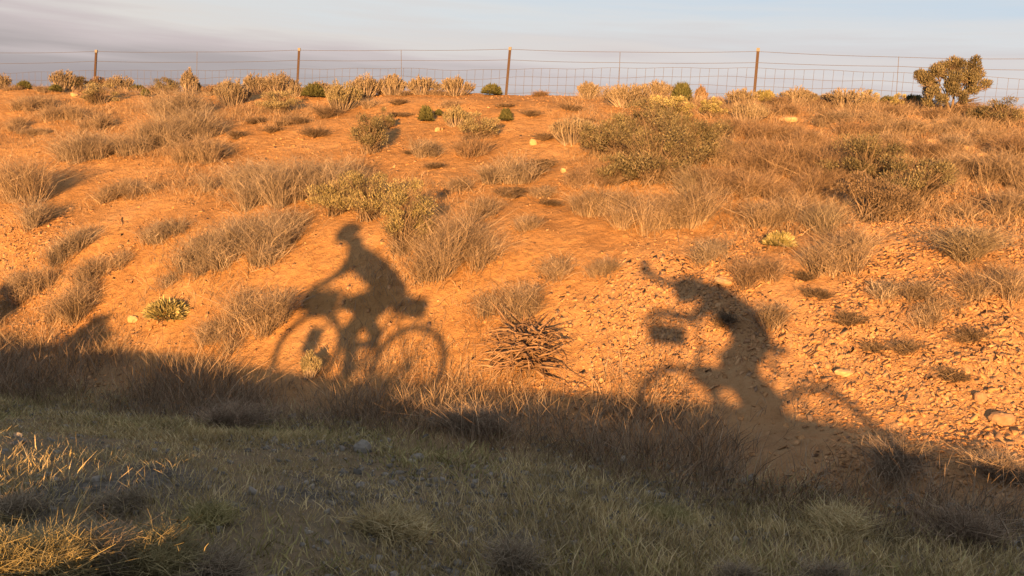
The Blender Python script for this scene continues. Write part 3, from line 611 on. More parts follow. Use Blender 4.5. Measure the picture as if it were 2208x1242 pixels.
def chips(name, n, accept, size, m, seed, label, cat, region, flat=.35, zoff=0, ex=3.5):
    rng = np.random.RandomState(seed); x = rng.uniform(region[0], region[1], n); y = rng.uniform(region[2], region[3], n)
    k = accept(x, y, rng); x, y = x[k], y[k]; n = len(x); s = size[0] + (size[1] - size[0]) * rng.rand(n) ** ex
    T = np.array([(-1, -1, -1), (1, -1, -1), (1, 1, -1), (-1, 1, -1), (-1, -1, 1), (1, -1, 1), (1, 1, 1), (-1, 1, 1)], float)
    V = T[None] * np.stack([s * .5 * (.7 + .7 * rng.rand(n)), s * .5 * (.5 + .5 * rng.rand(n)), s * .5 * flat * (.5 + rng.rand(n))], 1)[:, None]
    V = V + rng.randn(n, 8, 3) * (s * .11)[:, None, None]; V[:, 4:, :2] *= .92
    a = rng.rand(n) * 6.28; e = .01
    gx = (terrain(x + e, y) - terrain(x - e, y)) / (2 * e); gy = (terrain(x, y + e) - terrain(x, y - e)) / (2 * e)
    c, sn = np.cos(a)[:, None], np.sin(a)[:, None]; X = V[..., 0] * c - V[..., 1] * sn; Y = V[..., 0] * sn + V[..., 1] * c
    tx, ty = gx + rng.randn(n) * .32, gy + rng.randn(n) * .32 - .10
    Z = V[..., 2] + X * tx[:, None] * .9 + Y * ty[:, None] * .9
    P = np.stack([x[:, None] + X, y[:, None] + Y, terrain(x, y)[:, None] + Z + zoff + (s * flat * .08)[:, None]], -1).reshape(-1, 3)
    b = np.arange(n)[:, None] * 8; Fc = np.concatenate([b + np.array(q) for q in ((0, 3, 2, 1), (4, 5, 6, 7), (0, 1, 5, 4), (1, 2, 6, 5), (2, 3, 7, 6), (3, 0, 4, 7))])
    return tag(mesh(name, P, Fc, m), label, cat, None, 'stuff')
def px(x, y): return proj(np.stack([x, y, terrain(x, y)], -1))
def rubble_density(x, y):
    a, b = px(x, y); u, t, r = toe(x, y)
    right = ss(1080, 1500, a) * ss(470, 620, b + (a - 1500) * .22) * (b < 1100)
    upper = ss(1690, 1850, a) * (b > 225) * (1 - ss(330, 430, b)) * .8
    left = (1 - ss(120, 480, a)) * ss(430, 520, b) * .35
    return np.clip(.035 + right + upper + left, 0, 1) * np.clip(.50 + 2.2 * vn(x, y, 1.1) + 1.6 * vn(x, y, 3), .04, 1)
chips('shale_rubble', 620000, lambda x, y, r: (toe(x, y)[1] > .1) & (toe(x, y)[2] < 1) & (r.rand(len(x)) < rubble_density(x, y)), (.009, .043), CHIP, 4, 'flat orange shale chips covering the right side of the bank', 'rubble', (-8, 8, 4.2, 16), .20, 0, 2.4)
chips('bank_pebbles', 9000, lambda x, y, r: (toe(x, y)[1] > .5) & (toe(x, y)[2] < 1.02), (.008, .035), CHIP, 14, 'small pebbles scattered over the orange soil of the bank', 'pebbles', (-11, 8, 6, 18), .6)
chips('verge_gravel', 60000, lambda x, y, r: (toe(x, y)[1] < .3) & (y + .3 * x > 1.9) & (r.rand(len(x)) < np.clip(.25 + 2.4 * vn(x, y, .9), 0.08, 1)), (.009, .040), GRAVEL, 5, 'blue grey gravel between the grass of the shaded verge', 'gravel', (-7, 5, 2.2, 8), .7)

# ---------------------------------------------------------------- ground cover that nobody could count
def grass(name, n, accept, h, label, m, seed, region, lean=.4, bw=.005, tuft=9, spread=.035):
    rng = np.random.RandomState(seed); x = rng.uniform(region[0], region[1], n); y = rng.uniform(region[2], region[3], n); k, hs = accept(x, y, rng); x, y, hs = x[k], y[k], hs[k]
    m_ = len(x); sz = (.5 + .8 * rng.rand(m_)) * hs; x = np.repeat(x, tuft); y = np.repeat(y, tuft); sz = np.repeat(sz, tuft); N_ = len(x)
    off = rng.randn(N_, 2) * spread * (.4 + sz[:, None] * 2.2); x = x + off[:, 0]; y = y + off[:, 1]; H = h * sz * (.5 + .6 * rng.rand(N_))
    P0 = np.stack([x, y, terrain(x, y) - .01], 1); le = unit(np.column_stack([off, np.zeros(N_)]) + 1e-6) * .5 + np.column_stack([rng.randn(N_, 2) * .5, np.zeros(N_)])
    P2 = P0 + le * (lean * H)[:, None]; P2[:, 2] += H; P1 = P0 + (P2 - P0) * .55 - le * (lean * H * .18)[:, None]
    return tag(mesh(name, *ribbons(P0, P1, P2, bw * (.6 + .8 * rng.rand(N_)), (1, .85, .2), rng), m), label, 'grass', None, 'stuff')
def a_toe(x, y, r):        # the belt of tall dry grass along the foot of the bank
    u, t, q = toe(x, y); a, b = px(x, y)
    top = np.interp(u, [-.6, -.3, -.05, .12, .2, .3, .6], [1.15, .60, .60, 1.15, .85, .55, .35]) * (1 + .5 * vn(x, y, .8))
    d = ss(-.35, .15, t) * (1 - ss(top * .75, top * 1.25, t)) * np.clip(.62 - .35 * ss(.9, 1.3, t) + 1.7 * vn(x, y, 1.5), .03, 1)
    return r.rand(len(x)) < d, (.45 + .6 * np.clip(1 - np.abs(t - .3) * .9, 0, 1)) * (1 + .9 * vn(x, y, 1.9)) * (1 - .4 * ss(.2, .35, u)) * (1 - .35 * ss(-.34, -.27, u) * (1 - ss(-.06, .0, u)))
grass('tall_dry_grass', 26000, a_toe, .27, 'belt of tall dry grass along the foot of the bank, half in shadow', MB['scrub'], 21, (-9, 5, 3.8, 12), .75, .0042, 10, .045)
def a_slope(x, y, r):      # thin dry stalks between the clumps
    u, t, q = toe(x, y); a, b = px(x, y); bare = ss(620, 740, a) * (1 - ss(1180, 1280, a)) * (1 - ss(360, 440, b))
    bare = np.maximum(bare, (1 - ss(250, 500, a)) * (b > 350) * (b < 560) * .7); bare = np.maximum(bare, ss(1350, 1600, a) * ss(460, 560, b) * .75)
    d = (t > .8) * (q < 1.1) * (1 - bare) * np.clip(.10 + 1.5 * vn(x, y, 1.2) + .8 * vn(x + 9, y, 2.7), 0, 1)
    thick = ss(1450, 1600, a) * (1 - ss(430, 520, b)); d = np.clip(d + thick * .8 * (vn(x, y, 1.7) > -.2) + ss(.93, .99, q) * (1 - ss(720, 800, a) * (1 - ss(1230, 1300, a))) * .6, 0, 1) * (t > .8) * (q < 1.09)
    return r.rand(len(x)) < d, .5 + .6 * r.rand(len(x))
grass('sparse_dry_grass', 34000, a_slope, .15, 'thin dry stalks scattered between the clumps over the bank', MB['scrub'], 22, (-11, 8, 6, 17.5), .9, .0045, 12, .06)
def a_verge(x, y, r):
    u, t, q = toe(x, y); Q = y + .3 * x; d = (t < .25) * (Q > 2.5) * np.clip(.52 + 2.2 * vn(x, y, 1.1) + 2.2 * vn(x, y, 2.9), .14, 1)
    return r.rand(len(x)) < d, (.5 + .8 * np.clip(.5 + 2 * vn(x + 5, y, 1.1), 0, 1.6))
grass('verge_grass', 32000, a_verge, .058, 'short olive and straw grass on the shaded verge', MB['verge'], 23, (-8, 5, 2.0, 8), .8, .0038, 16, .05)
def a_litter(x, y, r):
    u, t, q = toe(x, y); Q = y + .3 * x; d = (t < .35) * (Q > 2.4) * np.clip(.35 + 2.2 * vn(x + 11, y, 1.3), .03, 1); return r.rand(len(x)) < d, np.ones(len(x))
grass('straw_litter', 10000, a_litter, .028, 'dead straw lying flat on the shaded verge', MB['straw'], 28, (-8, 5, 2.0, 8), 2.2, .005, 7, .05)
def a_green(x, y, r):
    u, t, q = toe(x, y); Q = y + .3 * x; d = (t < .1) * (Q > 2.2) * (vn(x + 3, y + 7, 1.0) > .04)
    return (r.rand(len(x)) < d * .9), np.ones(len(x))
grass('green_verge_plants', 12000, a_green, .06, 'greener low plants in patches on the shaded verge', MB['olive'], 24, (-7, 5, 2.2, 8), .9, .008, 12, .06)
def a_near(x, y, r):       # roadside grass whose tips catch the sun
    Q = y + .3 * x; u = x / y; d = (Q > 2.85) * (Q < 3.3) * (u < -.22) * (u > -1) * np.clip(.45 + 1.8 * vn(x, y, 1.3), .05, 1)
    return r.rand(len(x)) < d, .6 + .5 * r.rand(len(x)) 
grass('roadside_grass', 9000, a_near, .05, 'taller roadside grass at the bottom left with sunlit tips', MB['yellow'], 25, (-8, 4, 1.0, 5), .6, .0042, 12, .05)

# ---------------------------------------------------------------- single plants of the shaded verge
GV = 'larger tufts on the shaded verge'
def vt(x, y, w_, h_, label, pal='verge', dens=6, lean=.6, bw=.0038, group=GV):
    _seed[0] += 1; rng = np.random.RandomState(_seed[0]); p, W, H = place(x, y, w_, h_)
    o = mesh('grass_tuft', *clump(p, W, W * .8, H * 1.15, rng, dens=dens, lean=lean, bw=bw, sub=.1), MB[pal]); o.location = p; return tag(o, label, 'grass', group)
vt(1440, 1125, 90, 36, 'grey green arching tuft on the verge right of centre', 'olive'); vt(1100, 1240, 60, 90, 'tall straw stalk tuft at the bottom edge in the middle', 'straw', 4, .3)
vt(1820, 1150, 90, 70, 'tall dark tuft at the foot of the right bank'); vt(2080, 1170, 80, 90, 'tall pale stalks at the bottom right corner of the bank foot', 'dry'); vt(490, 930, 70, 90, 'upright pale stalks in the shade under the left shadow', 'dry')
vt(250, 1085, 80, 40, 'pale weedy tuft catching a little sun on the left verge', 'straw', 4); vt(460, 1120, 90, 32, 'grey green low plant on the left verge', 'olive'); vt(860, 1150, 100, 60, 'yellowish tuft on the verge left of centre'); vt(1010, 930, 90, 70, 'straw tuft below the heap of dead sticks', 'dry')
vt(20, 1110, 70, 46, 'sunlit tuft on the left picture edge', 'straw', 13, .26); vt(90, 1252, 190, 135, 'bright sunlit grass tuft in the bottom left corner', 'yellow', 13, .26); vt(215, 1248, 150, 130, 'second sunlit tuft from the bottom left corner', 'straw', 13, .26); vt(345, 1248, 130, 125, 'sunlit tuft with orange tips right of the second corner tuft', 'yellow', 13, .26); vt(445, 1250, 120, 105, 'rightmost of the sunlit bottom left tufts', 'straw', 13, .26)
vt(1590, 1262, 30, 60, 'single upright yellow stalk at the bottom edge on the right', 'straw', 4, .2); vt(1780, 1262, 60, 60, 'short sunlit stalks at the bottom edge on the far right', 'straw', 4, .3); vt(1930, 1015, 70, 80, 'thin tall grass under the edge of the right shadow', 'dry'); vt(2160, 1030, 70, 60, 'brown tall grass on the right picture edge at the shadow line', 'dry')
# weeds on the road's near edge, outside the frame: they throw the lumps of shade on the left
def roadside(X, Y, W, H, label):
    _seed[0] += 1; rng = np.random.RandomState(_seed[0]); p = np.array([X, Y, float(terrain(X, Y))]); st, lf = bush(p, W, W, H, rng, 140, 5200, .035, .3, 0, 18, low=.2)
    r = empty('sagebrush', p, label, 'shrub', 'shrubs beside the road'); mesh('stems', *st, MB['twig'], r); mesh('foliage', *lf, MB['sage'], r)
roadside(-5.15, 2.95, .55, .36, 'roadside shrub whose round shadow lies left of the white stone'); roadside(-6.45, 3.35, .6, .62, 'tall roadside shrub whose shadow falls at the left picture edge'); roadside(-7.1, 3.5, .8, .5, 'broad roadside shrub shading the far left of the bank')

# ---------------------------------------------------------------- ground sheet and road
def grow(a, b, s, far):
    c = list(np.arange(a, b + 1e-6, s)); st = s; lo, hi = c[0], c[-1]; L_, R_ = [], []
    while hi < far: st *= 1.28; hi += st; lo -= st; R_.append(hi); L_.append(lo)
    return np.array(L_[::-1] + c + R_)
xs = grow(-12.5, 9.5, .047, 4000); ys = grow(1.2, 19, .047, 4000); gx, gy = np.meshgrid(xs, ys); gz = terrain(gx, gy)
qq = gy + .3 * gx; gz = np.where((qq < .9) & (qq > -5.6), gz - .03, gz)
nx, ny = len(xs), len(ys); idx = np.arange(nx * ny).reshape(ny, nx)
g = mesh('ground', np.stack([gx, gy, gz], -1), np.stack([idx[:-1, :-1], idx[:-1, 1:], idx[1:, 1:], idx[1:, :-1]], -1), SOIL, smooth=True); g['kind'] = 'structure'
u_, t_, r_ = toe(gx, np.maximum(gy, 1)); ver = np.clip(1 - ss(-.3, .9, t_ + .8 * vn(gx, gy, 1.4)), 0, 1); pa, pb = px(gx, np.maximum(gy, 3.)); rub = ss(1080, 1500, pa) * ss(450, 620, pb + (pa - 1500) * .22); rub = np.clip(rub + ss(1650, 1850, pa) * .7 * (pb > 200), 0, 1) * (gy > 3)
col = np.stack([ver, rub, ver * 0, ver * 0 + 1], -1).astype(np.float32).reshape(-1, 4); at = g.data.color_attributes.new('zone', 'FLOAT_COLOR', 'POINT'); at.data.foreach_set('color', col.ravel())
rs = np.concatenate([np.arange(-300, -20, 8), np.arange(-20, 20, .5), np.arange(20, 300, 8)]); rq = np.array([-5.5, -5.4, -4, -2.4, -1, .75, .85])
R1, R2 = np.meshgrid(rs, rq); RX = R1; RY = R2 - .3 * R1; RZ = road_z(RX) + np.where((R2 < -5.45) | (R2 > .8), -.06, .004)
i2 = np.arange(RX.size).reshape(RX.shape); asph = stone_mat('asphalt', [(.05, .05, .052), (.06, .06, .06)], 20)
rd = mesh('road', np.stack([RX, RY, RZ], -1), np.stack([i2[:-1, :-1], i2[:-1, 1:], i2[1:, 1:], i2[1:, :-1]], -1), asph); rd['kind'] = 'structure'
wl = plain('road_paint', (.75, .74, .7)); R1, R2 = np.meshgrid(rs, np.array([.35, .47])); i3 = np.arange(R1.size).reshape(R1.shape)
ln = mesh('road_edge_line', np.stack([R1, R2 - .3 * R1, road_z(R1) + .009], -1), np.stack([i3[:-1, :-1], i3[:-1, 1:], i3[1:, 1:], i3[1:, :-1]], -1), wl); ln['kind'] = 'structure'

# ---------------------------------------------------------------- stock fence
FP = 16.6
def fpt(x, y):            # where a sight line meets the fence's vertical plane Y = FP - .25 X
    d = ray(x, y); t = FP / (d[1] + .25 * d[0]); return CAM + d * t
STEEL = plain('rusty_steel', (.07, .045, .035), .7, .3); WIRE = plain('galvanised_wire', (.15, .13, .125), .6, .5); CAP = plain('white_post_paint', (.20, .20, .20), .8)
fence = empty('wire_fence', (0, FP, float(terrain(0, FP))), 'wire stock fence of steel posts with two top wires over square mesh along the skyline', 'fence')
fo = np.array(fence.location)
def post(top, low):
    d = unit(top - low); P = low.copy()
    while P[2] > terrain(P[0], P[1]) - .05: P = P - d * .05
    e = unit(np.array([1, -.25, 0])); nrm = np.array([.25, 1, 0]); nrm /= np.linalg.norm(nrm); V = []
    for q in (P, top):       # T shaped section
        for a, b in ((-.024, 0), (.024, 0), (.024, .007), (.006, .007), (.006, .04), (-.006, .04), (-.006, .007), (-.024, .007)): V.append(q + e * a + nrm * b - fo)
    Fc = [[j, (j + 1) % 8, 8 + (j + 1) % 8, 8 + j] for j in range(8)] + [list(range(8))[::-1], list(range(8, 16))]
    o = mesh('post', np.array(V), Fc, STEEL, fence)
    a = top - d * .05; Vc = []
    for q in (a, top + d * .006):
        for s, t in ((-.028, -.004), (.028, -.004), (.028, .012), (.010, .012), (.010, .046), (-.010, .046), (-.010, .012), (-.028, .012)): Vc.append(q + e * s + nrm * t - fo)
    mesh('painted_tip', np.array(Vc), Fc, CAP, o)
posts = [((207, 108), (204, 165)), ((645, 104), (641, 180)), ((1100, 102), (1091, 205)), ((1635, 104), (1627, 195)), ((2292, 118), (2284, 210)), ((-255, 122), (-256, 180))]
for a, b in posts: post(fpt(*a), fpt(*b))
def wire(pts, name='top_wire', r=.0034):
    P = np.array([fpt(*p) for p in pts]) - fo; Q = []
    for i in range(len(P) - 1):
        for k in range(8): Q.append(P[i] + (P[i + 1] - P[i]) * k / 8 + [0, 0, -.012 * math.sin(math.pi * k / 8)])
    Q = np.array(Q + [P[-1]]); return Q
def wires(lines, name, r):
    V, Fc = join([tubes(q[:-1], q[1:], r, r, 4) for q in lines]); mesh(name, V, Fc, WIRE, fence)
w1 = wire([(-255, 124), (0, 114), (205, 111), (420, 112), (643, 108), (865, 108), (1097, 106), (1335, 112), (1633, 111), (1937, 123), (2208, 127), (2290, 128)])
w2 = wire([(-255, 146), (0, 137), (205, 132), (420, 134), (643, 130), (865, 130), (1097, 129), (1335, 135), (1633, 135), (1937, 143), (2208, 151), (2290, 152)])
wires([w1], 'top_wire', .0034); wires([w2], 'top_wire', .0034)
hs = []; X = np.arange(-14.2, 9.6, .1526); topc = [(-255, 168), (0, 158), (205, 152), (420, 152), (643, 149), (865, 147), (1000, 152), (1097, 149), (1230, 148), (1400, 146), (1633, 147), (1800, 152), (1937, 157), (2208, 170), (2300, 173)]
T = np.array([fpt(*p) for p in topc]); tz = np.interp(X, T[:, 0], T[:, 2])
rows = []
for k, dz in enumerate((0, .155, .30, .43, .55, .66)):
    z = tz - dz + .012 * np.sin(X * 2.1 + k) * (k in (1, 2)) + .008 * np.sin(X * 5.3 + k * 2); rows.append(np.stack([X, FP - .25 * X, z], 1) - fo)
lines = rows + [np.array([rows[0][i], rows[1][i], rows[2][i], rows[3][i], rows[4][i], rows[5][i]]) for i in range(len(X))]
wires(lines, 'square_mesh', .0027)
for a, b in (((865, 108), (866, 196)), ((1337, 112), (1334, 205)), ((1938, 122), (1932, 215)), ((425, 112), (424, 180))):
    wires([np.array([fpt(*a), fpt(*b)]) - fo], 'wire_stay', .0045)

# ---------------------------------------------------------------- the two riders on the road behind the camera
RUBBER = plain('tyre_rubber', (.02, .02, .02), .8); PAINT = plain('frame_paint', (.03, .06, .12), .35); ALLOY = plain('alloy', (.4, .4, .42), .35, 1); BLACK = plain('black_nylon', (.02, .02, .022), .8)
SKIN = plain('skin', (.50, .30, .21), .6); JERSEY = plain('jersey', (.10, .16, .30), .85); SHORTS = plain('shorts', (.03, .03, .035), .85); SHOE = plain('shoes', (.12, .11, .1), .7); HELM = plain('helmet', (.6, .6, .6), .4)
def caps(segs, balls=()):
    """tapered capsules and ellipsoids as one soup, for a voxel remesh"""
    Vs, Fs, o = [], [], 0
    for p, r, q, s in segs:
        p, q = np.array(p, float), np.array(q, float); d = unit(q - p); a = np.array([0, 0, 1.]) if abs(d[2]) < .9 else np.array([1., 0, 0]); x = unit(np.cross(d, a)); y = np.cross(d, x); rings = []
        for c, R, sg in ((p, r, -1), (q, s, 1)):
            for ang in ((80, 50, 20, 0) if sg < 0 else (0, 20, 50, 80)): rings.append((c + d * sg * R * math.sin(math.radians(ang)), R * math.cos(math.radians(ang))))
        k = 14; V = np.array([c + (x * math.cos(2 * math.pi * j / k) + y * math.sin(2 * math.pi * j / k)) * R for c, R in rings for j in range(k)])
        Fs += [[o + i * k + j, o + i * k + (j + 1) % k, o + (i + 1) * k + (j + 1) % k, o + (i + 1) * k + j] for i in range(len(rings) - 1) for j in range(k)]
        Fs += [[o + j for j in range(k)][::-1], [o + (len(rings) - 1) * k + j for j in range(k)]]; Vs.append(V); o += len(V)
    for c, R in balls:
        k, m_ = 16, 10; V = np.array([[c[0] + R[0] * math.sin(math.pi * (i + .5) / m_) * math.cos(2 * math.pi * j / k), c[1] + R[1] * math.sin(math.pi * (i + .5) / m_) * math.sin(2 * math.pi * j / k), c[2] + R[2] * math.cos(math.pi * (i + .5) / m_)] for i in range(m_) for j in range(k)])
        Fs += [[o + i * k + j, o + (i + 1) * k + j, o + (i + 1) * k + (j + 1) % k, o + i * k + (j + 1) % k] for i in range(m_ - 1) for j in range(k)]
        Fs += [[o + j for j in range(k)], [o + (m_ - 1) * k + j for j in range(k)][::-1]]; Vs.append(V); o += len(V)
    return np.concatenate(Vs), Fs
def skin(name, segs, balls, m, parent, vox=.008):
    o = mesh(name, *caps(segs, balls), m, parent); r = o.modifiers.new('r', 'REMESH'); r.mode = 'VOXEL'; r.voxel_size = vox; r.use_smooth_shade = True
    s = o.modifiers.new('s', 'SMOOTH'); s.iterations = 2; s.factor = .5; return o
def torus(R, r, k=48, m_=8, sx=1):
    V = np.array([[(R + r * math.cos(2 * math.pi * j / m_)) * math.cos(2 * math.pi * i / k), sx * r * math.sin(2 * math.pi * j / m_), (R + r * math.cos(2 * math.pi * j / m_)) * math.sin(2 * math.pi * i / k)] for i in range(k) for j in range(m_)])
    return V, np.array([[i * m_ + j, i * m_ + (j + 1) % m_, (i + 1) % k * m_ + (j + 1) % m_, (i + 1) % k * m_ + j] for i in range(k) for j in range(m_)])
def tube_set(L_): a = np.array([x[0] for x in L_], float); b = np.array([x[1] for x in L_], float); r = np.array([x[2] for x in L_]); return tubes(a, b, r, r, 10)
def roundbox(name, c, s, m, label=None, cat=None, bev=.03):
    V = np.array([[a, b, d] for d in (-.5, .5) for b in (-.5, .5) for a in (-.5, .5)]) * s
    o = mesh(name, V, [[0, 2, 3, 1], [4, 5, 7, 6], [0, 1, 5, 4], [1, 3, 7, 5], [3, 2, 6, 7], [2, 0, 4, 6]], m); b = o.modifiers.new('b', 'BEVEL'); b.width = bev; b.segments = 4; o.location = c; return o
def bike(s0, Q, label, barx=.60, barz=.93):
    X = s0 * .958; Y = Q - .3 * X; z = float(road_z(X)) + .004; yaw = math.atan2(.287, -.958)
    root = empty('bicycle', (X, Y, z), label, 'bicycle', 'touring bicycles on the road', yaw)
    for ax in (.53, -.53):
        wh = bpy.data.objects.new('wheel', None); sc.collection.objects.link(wh); wh.parent = root; wh.location = (ax, 0, .35)
        mesh('tyre', *torus(.327, .023), RUBBER, wh, smooth=True); mesh('rim', *torus(.298, .010, sx=1.3), ALLOY, wh, smooth=True)
        sp = [((0, .03 * (-1) ** i, 0), (.295 * math.cos(2 * math.pi * i / 28), 0, .295 * math.sin(2 * math.pi * i / 28)), .0012) for i in range(28)] + [((0, -.05, 0), (0, .05, 0), .018)]
        mesh('spokes', *tube_set(sp), ALLOY, wh)
        if ax < 0: mesh('sprocket', *torus(.035, .016, 20, 6), ALLOY, wh)
    bb = (-.07, 0, .29); st = (-.24, 0, .80); ht = (.36, 0, .83); hb = (.40, 0, .68)
    mesh('frame', *tube_set([(bb, st, .016), (st, ht, .016), (bb, hb, .019), (hb, ht, .019)] + [(bb, (-.53, s * .06, .35), .010) for s in (1, -1)] + [(st, (-.53, s * .06, .35), .008) for s in (1, -1)]), PAINT, root, smooth=True)
    mesh('fork', *tube_set([(hb, (.42, s * .05, .62), .014) for s in (1, -1)] + [((.42, s * .05, .62), (.53, s * .055, .35), .011) for s in (1, -1)]), PAINT, root, smooth=True)
    mesh('seat_post', *tube_set([(st, (-.26, 0, .90), .014)]), ALLOY, root, smooth=True)
    skin('saddle', [((-.30, 0, .905), .045, (-.08, 0, .905), .018), ((-.31, -.05, .905), .028, (-.31, .05, .905), .028)], (), BLACK, root, .01)
    mesh('handlebar', *tube_set([(ht, (.37, 0, barz - .02), .015), ((.37, 0, barz - .02), (barx - .10, 0, barz), .015)] + [((barx - .10, 0, barz), (barx - .08, s * .2, barz), .012) for s in (1, -1)] + [((barx - .08, s * .2, barz), (barx + .05, s * .22, barz), .012) for s in (1, -1)] + [((barx + .05, s * .22, barz), (barx + .08, s * .23, barz - .07), .012) for s in (1, -1)] + [((barx + .08, s * .23, barz - .07), (barx - .02, s * .24, barz - .13), .012) for s in (1, -1)]), BLACK, root, smooth=True)
    mesh('crankset', *tube_set([((-.07, .07, .29), (-.07 + .10, .08, .29 - .135), .010), ((-.07, -.07, .29), (-.07 - .10, -.08, .29 + .135), .010), ((.03, .07, .155), (.03, .15, .155), .014), ((-.17, -.07, .425), (-.17, -.15, .425), .014), ((-.07, -.06, .29), (-.07, .07, .29), .02)]), ALLOY, root)
    mesh('chainring', *torus(.085, .006, 32, 6), ALLOY, root).location = (-.07, -.055, .29)
    mesh('luggage_rack', *tube_set([((-.30, s * .05, .74), (-.66, s * .05, .74), .006) for s in (1, -1)] + [((-.62, s * .05, .74), (-.53, s * .07, .35), .005) for s in (1, -1)] + [((-.30, -.05, .74), (-.30, .05, .74), .005), ((-.66, -.05, .74), (-.66, .05, .74), .005)]), ALLOY, root)
    return root
def on_bike(root, p):      # a point of the bike's own frame in world coordinates
    a = root.rotation_euler.z; return (root.location.x + p[0] * math.cos(a) - p[1] * math.sin(a), root.location.y + p[0] * math.sin(a) + p[1] * math.cos(a), root.location.z + p[2])
def bag(root, c, s, label, name='bike_bag'):
    o = roundbox(name, on_bike(root, c), s, BLACK, bev=min(s) * .3); o.rotation_euler.z = root.rotation_euler.z; return tag(o, label, 'bag', 'bags strapped to the bicycles')
def fingers(w_, grip, s):
    """palm, four unequal fingers curled round a bar at grip, thumb from the palm's side"""
    w_, g = np.array(w_, float), np.array(grip, float); d = unit(g - w_); k = g - d * .015 + [0, 0, .022]; segs = []
    for j, (ln, r) in enumerate(((.9, .0085), (1.0, .009), (.95, .0085), (.8, .0075))):
        o = np.array([0, (j - 1.5) * .020, 0]); a = k + o; b = a + (d * .030 + [0, 0, .002]) * ln; c = b + (d * .010 + [0, 0, -.030]) * ln; e = c + (-d * .026 + [0, 0, -.010]) * ln
        segs += [(w_ + o * .6, .014, a, .012), (a, r + .001, b, r), (b, r, c, r * .95), (c, r * .95, e, r * .85)]
    t0 = w_ + (k - w_) * .4 + [0, -s * .030, -.006]; t1 = t0 + d * .034 + [0, -s * .012, -.014]; t2 = t1 + d * .020 + [0, s * .006, -.020]
    return segs + [(w_, .024, w_ + (k - w_) * .6, .026), (t0, .012, t1, .010), (t1, .010, t2, .008)]
def phone_hand(w_, c, s):
    """hand closed on the lower edge of a phone centred at c: fingers along its back, thumb on the near edge"""
    w_, c = np.array(w_, float), np.array(c, float); segs = []
    for j, (ln, r) in enumerate(((.95, .0085), (1.0, .0088), (.93, .0082), (.78, .0075))):
        a = c + [-.075, .028 + .001 * j, -.045 + .021 * (j - 1)]; b = a + np.array([.034, .016, .004]) * ln; e = b + np.array([.028, -.012, .002]) * ln; f = e + np.array([.016, -.018, 0]) * ln
        segs += [(w_ + (a - w_) * .25, .013, a, .012), (a, r, b, r), (b, r, e, r * .95), (e, r * .95, f, r * .85)]
    t0 = w_ + (c - w_) * .35 + [0, .030, .01]; t1 = c + [-.068, .036, .012]; t2 = c + [-.045, .030, .035]
    return segs + [(w_, .024, c + [-.085, .026, -.03], .024), (t0, .013, t1, .011), (t1, .011, t2, .008)]
def rider(bk, label, J, phone=None):
    a = bk.rotation_euler.z; root = empty('person', tuple(bk.location), label, 'person', 'cyclists on the road', a)
    H, N_, S, Hp = [np.array(J[k], float) for k in ('head', 'neck', 'sh', 'hip')]; segs, jer, sho, shoe = [], [], [], []
    y = lambda p, v: (p[0], v, p[2])
    mid = (S + Hp) / 2 + np.array([-.03, 0, .02])
    torso = [(y(S, -.11), .085, y(S, .11), .085), (y(S, 0), .105, y(mid, 0), .115), (y(S, -.08), .085, y(mid, -.06), .095), (y(S, .08), .085, y(mid, .06), .095), (y(mid, -.05), .105, y(Hp, -.06), .11), (y(mid, .05), .105, y(Hp, .06), .11), (y(Hp, -.08), .105, y(Hp, .08), .105)]
    segs += torso + [(y(N_ * .3 + S * .7 + np.array([0, 0, .03]), 0), .065, y(N_, 0), .055), (N_, .055, H + np.array([-.02, 0, -.03]), .060)]
    jer += [(p, r + .030, q, s + .034) for p, r, q, s in torso[:6]]
    balls = [(H, (.098, .076, .105)), (H + np.array([.045, 0, -.055]), (.055, .052, .055)), (H + np.array([.105, 0, -.012]), (.018, .013, .026)), (H + np.array([.092, 0, -.058]), (.012, .026, .010)), (H + np.array([-.005, .078, -.005]), (.020, .012, .032)), (H + np.array([-.005, -.078, -.005]), (.020, .012, .032)), (H + np.array([.088, 0, .026]), (.014, .045, .010))]
    jer += [(y(S * .6 + N_ * .4, 0), .10, N_ + np.array([-.02, 0, .02]), .085)]
    for s, key in ((1, 'l'), (-1, 'r')):
        sh = np.array([S[0], .17 * s, S[2]]); el = np.array(J['elbow_' + key]); wr = np.array(J['wrist_' + key])
        segs += [(sh, .056, el, .042), (el, .042, el + (wr - el) * .35, .042), (el + (wr - el) * .35, .042, wr, .027)]
        jer += [(sh, .070, sh + (el - sh) * .6, .062)]
        segs += phone_hand(wr, phone, s) if (phone is not None and s < 0) else fingers(wr, J['grip_' + key], s)
        hp = np.array([Hp[0] + .02, .09 * s, Hp[2] - .03]); kn = np.array(J['knee_' + key]); an = np.array(J['ankle_' + key]); ft = an + np.array([.13, 0, -.045])
        segs += [(hp, .095, hp + (kn - hp) * .5, .080), (hp + (kn - hp) * .5, .080, kn, .056), (kn, .056, kn + (an - kn) * .35, .056), (kn + (an - kn) * .35, .056, an, .036), (an + [-.03, 0, -.03], .036, ft, .032)]
        sho += [(hp, .118, hp + (kn - hp) * .7, .098), (hp + (kn - hp) * .7, .098, kn, .085), (kn, .085, an + [0, 0, .05], .070)]; shoe += [(an + [-.04, 0, -.035], .044, ft, .042), (ft, .042, ft + [.05, 0, -.005], .032)]
    skin('body', segs, balls, SKIN, root, .0075)
    skin('jersey', jer, (), JERSEY, root, .012); skin('trousers', sho + [(y(Hp, -.08), .118, y(Hp, .08), .118)], (), SHORTS, root, .012); skin('shoes', shoe, (), SHOE, root, .01)
    skin('helmet', (), [(H + np.array([-.015, 0, .055]), (.135, .100, .085))], HELM, root, .01)
    skin('eyes', (), [(H + np.array([.088, .030, .008]), (.012, .013, .010)), (H + np.array([.088, -.030, .008]), (.012, .013, .010))], BLACK, root, .004)
    return root
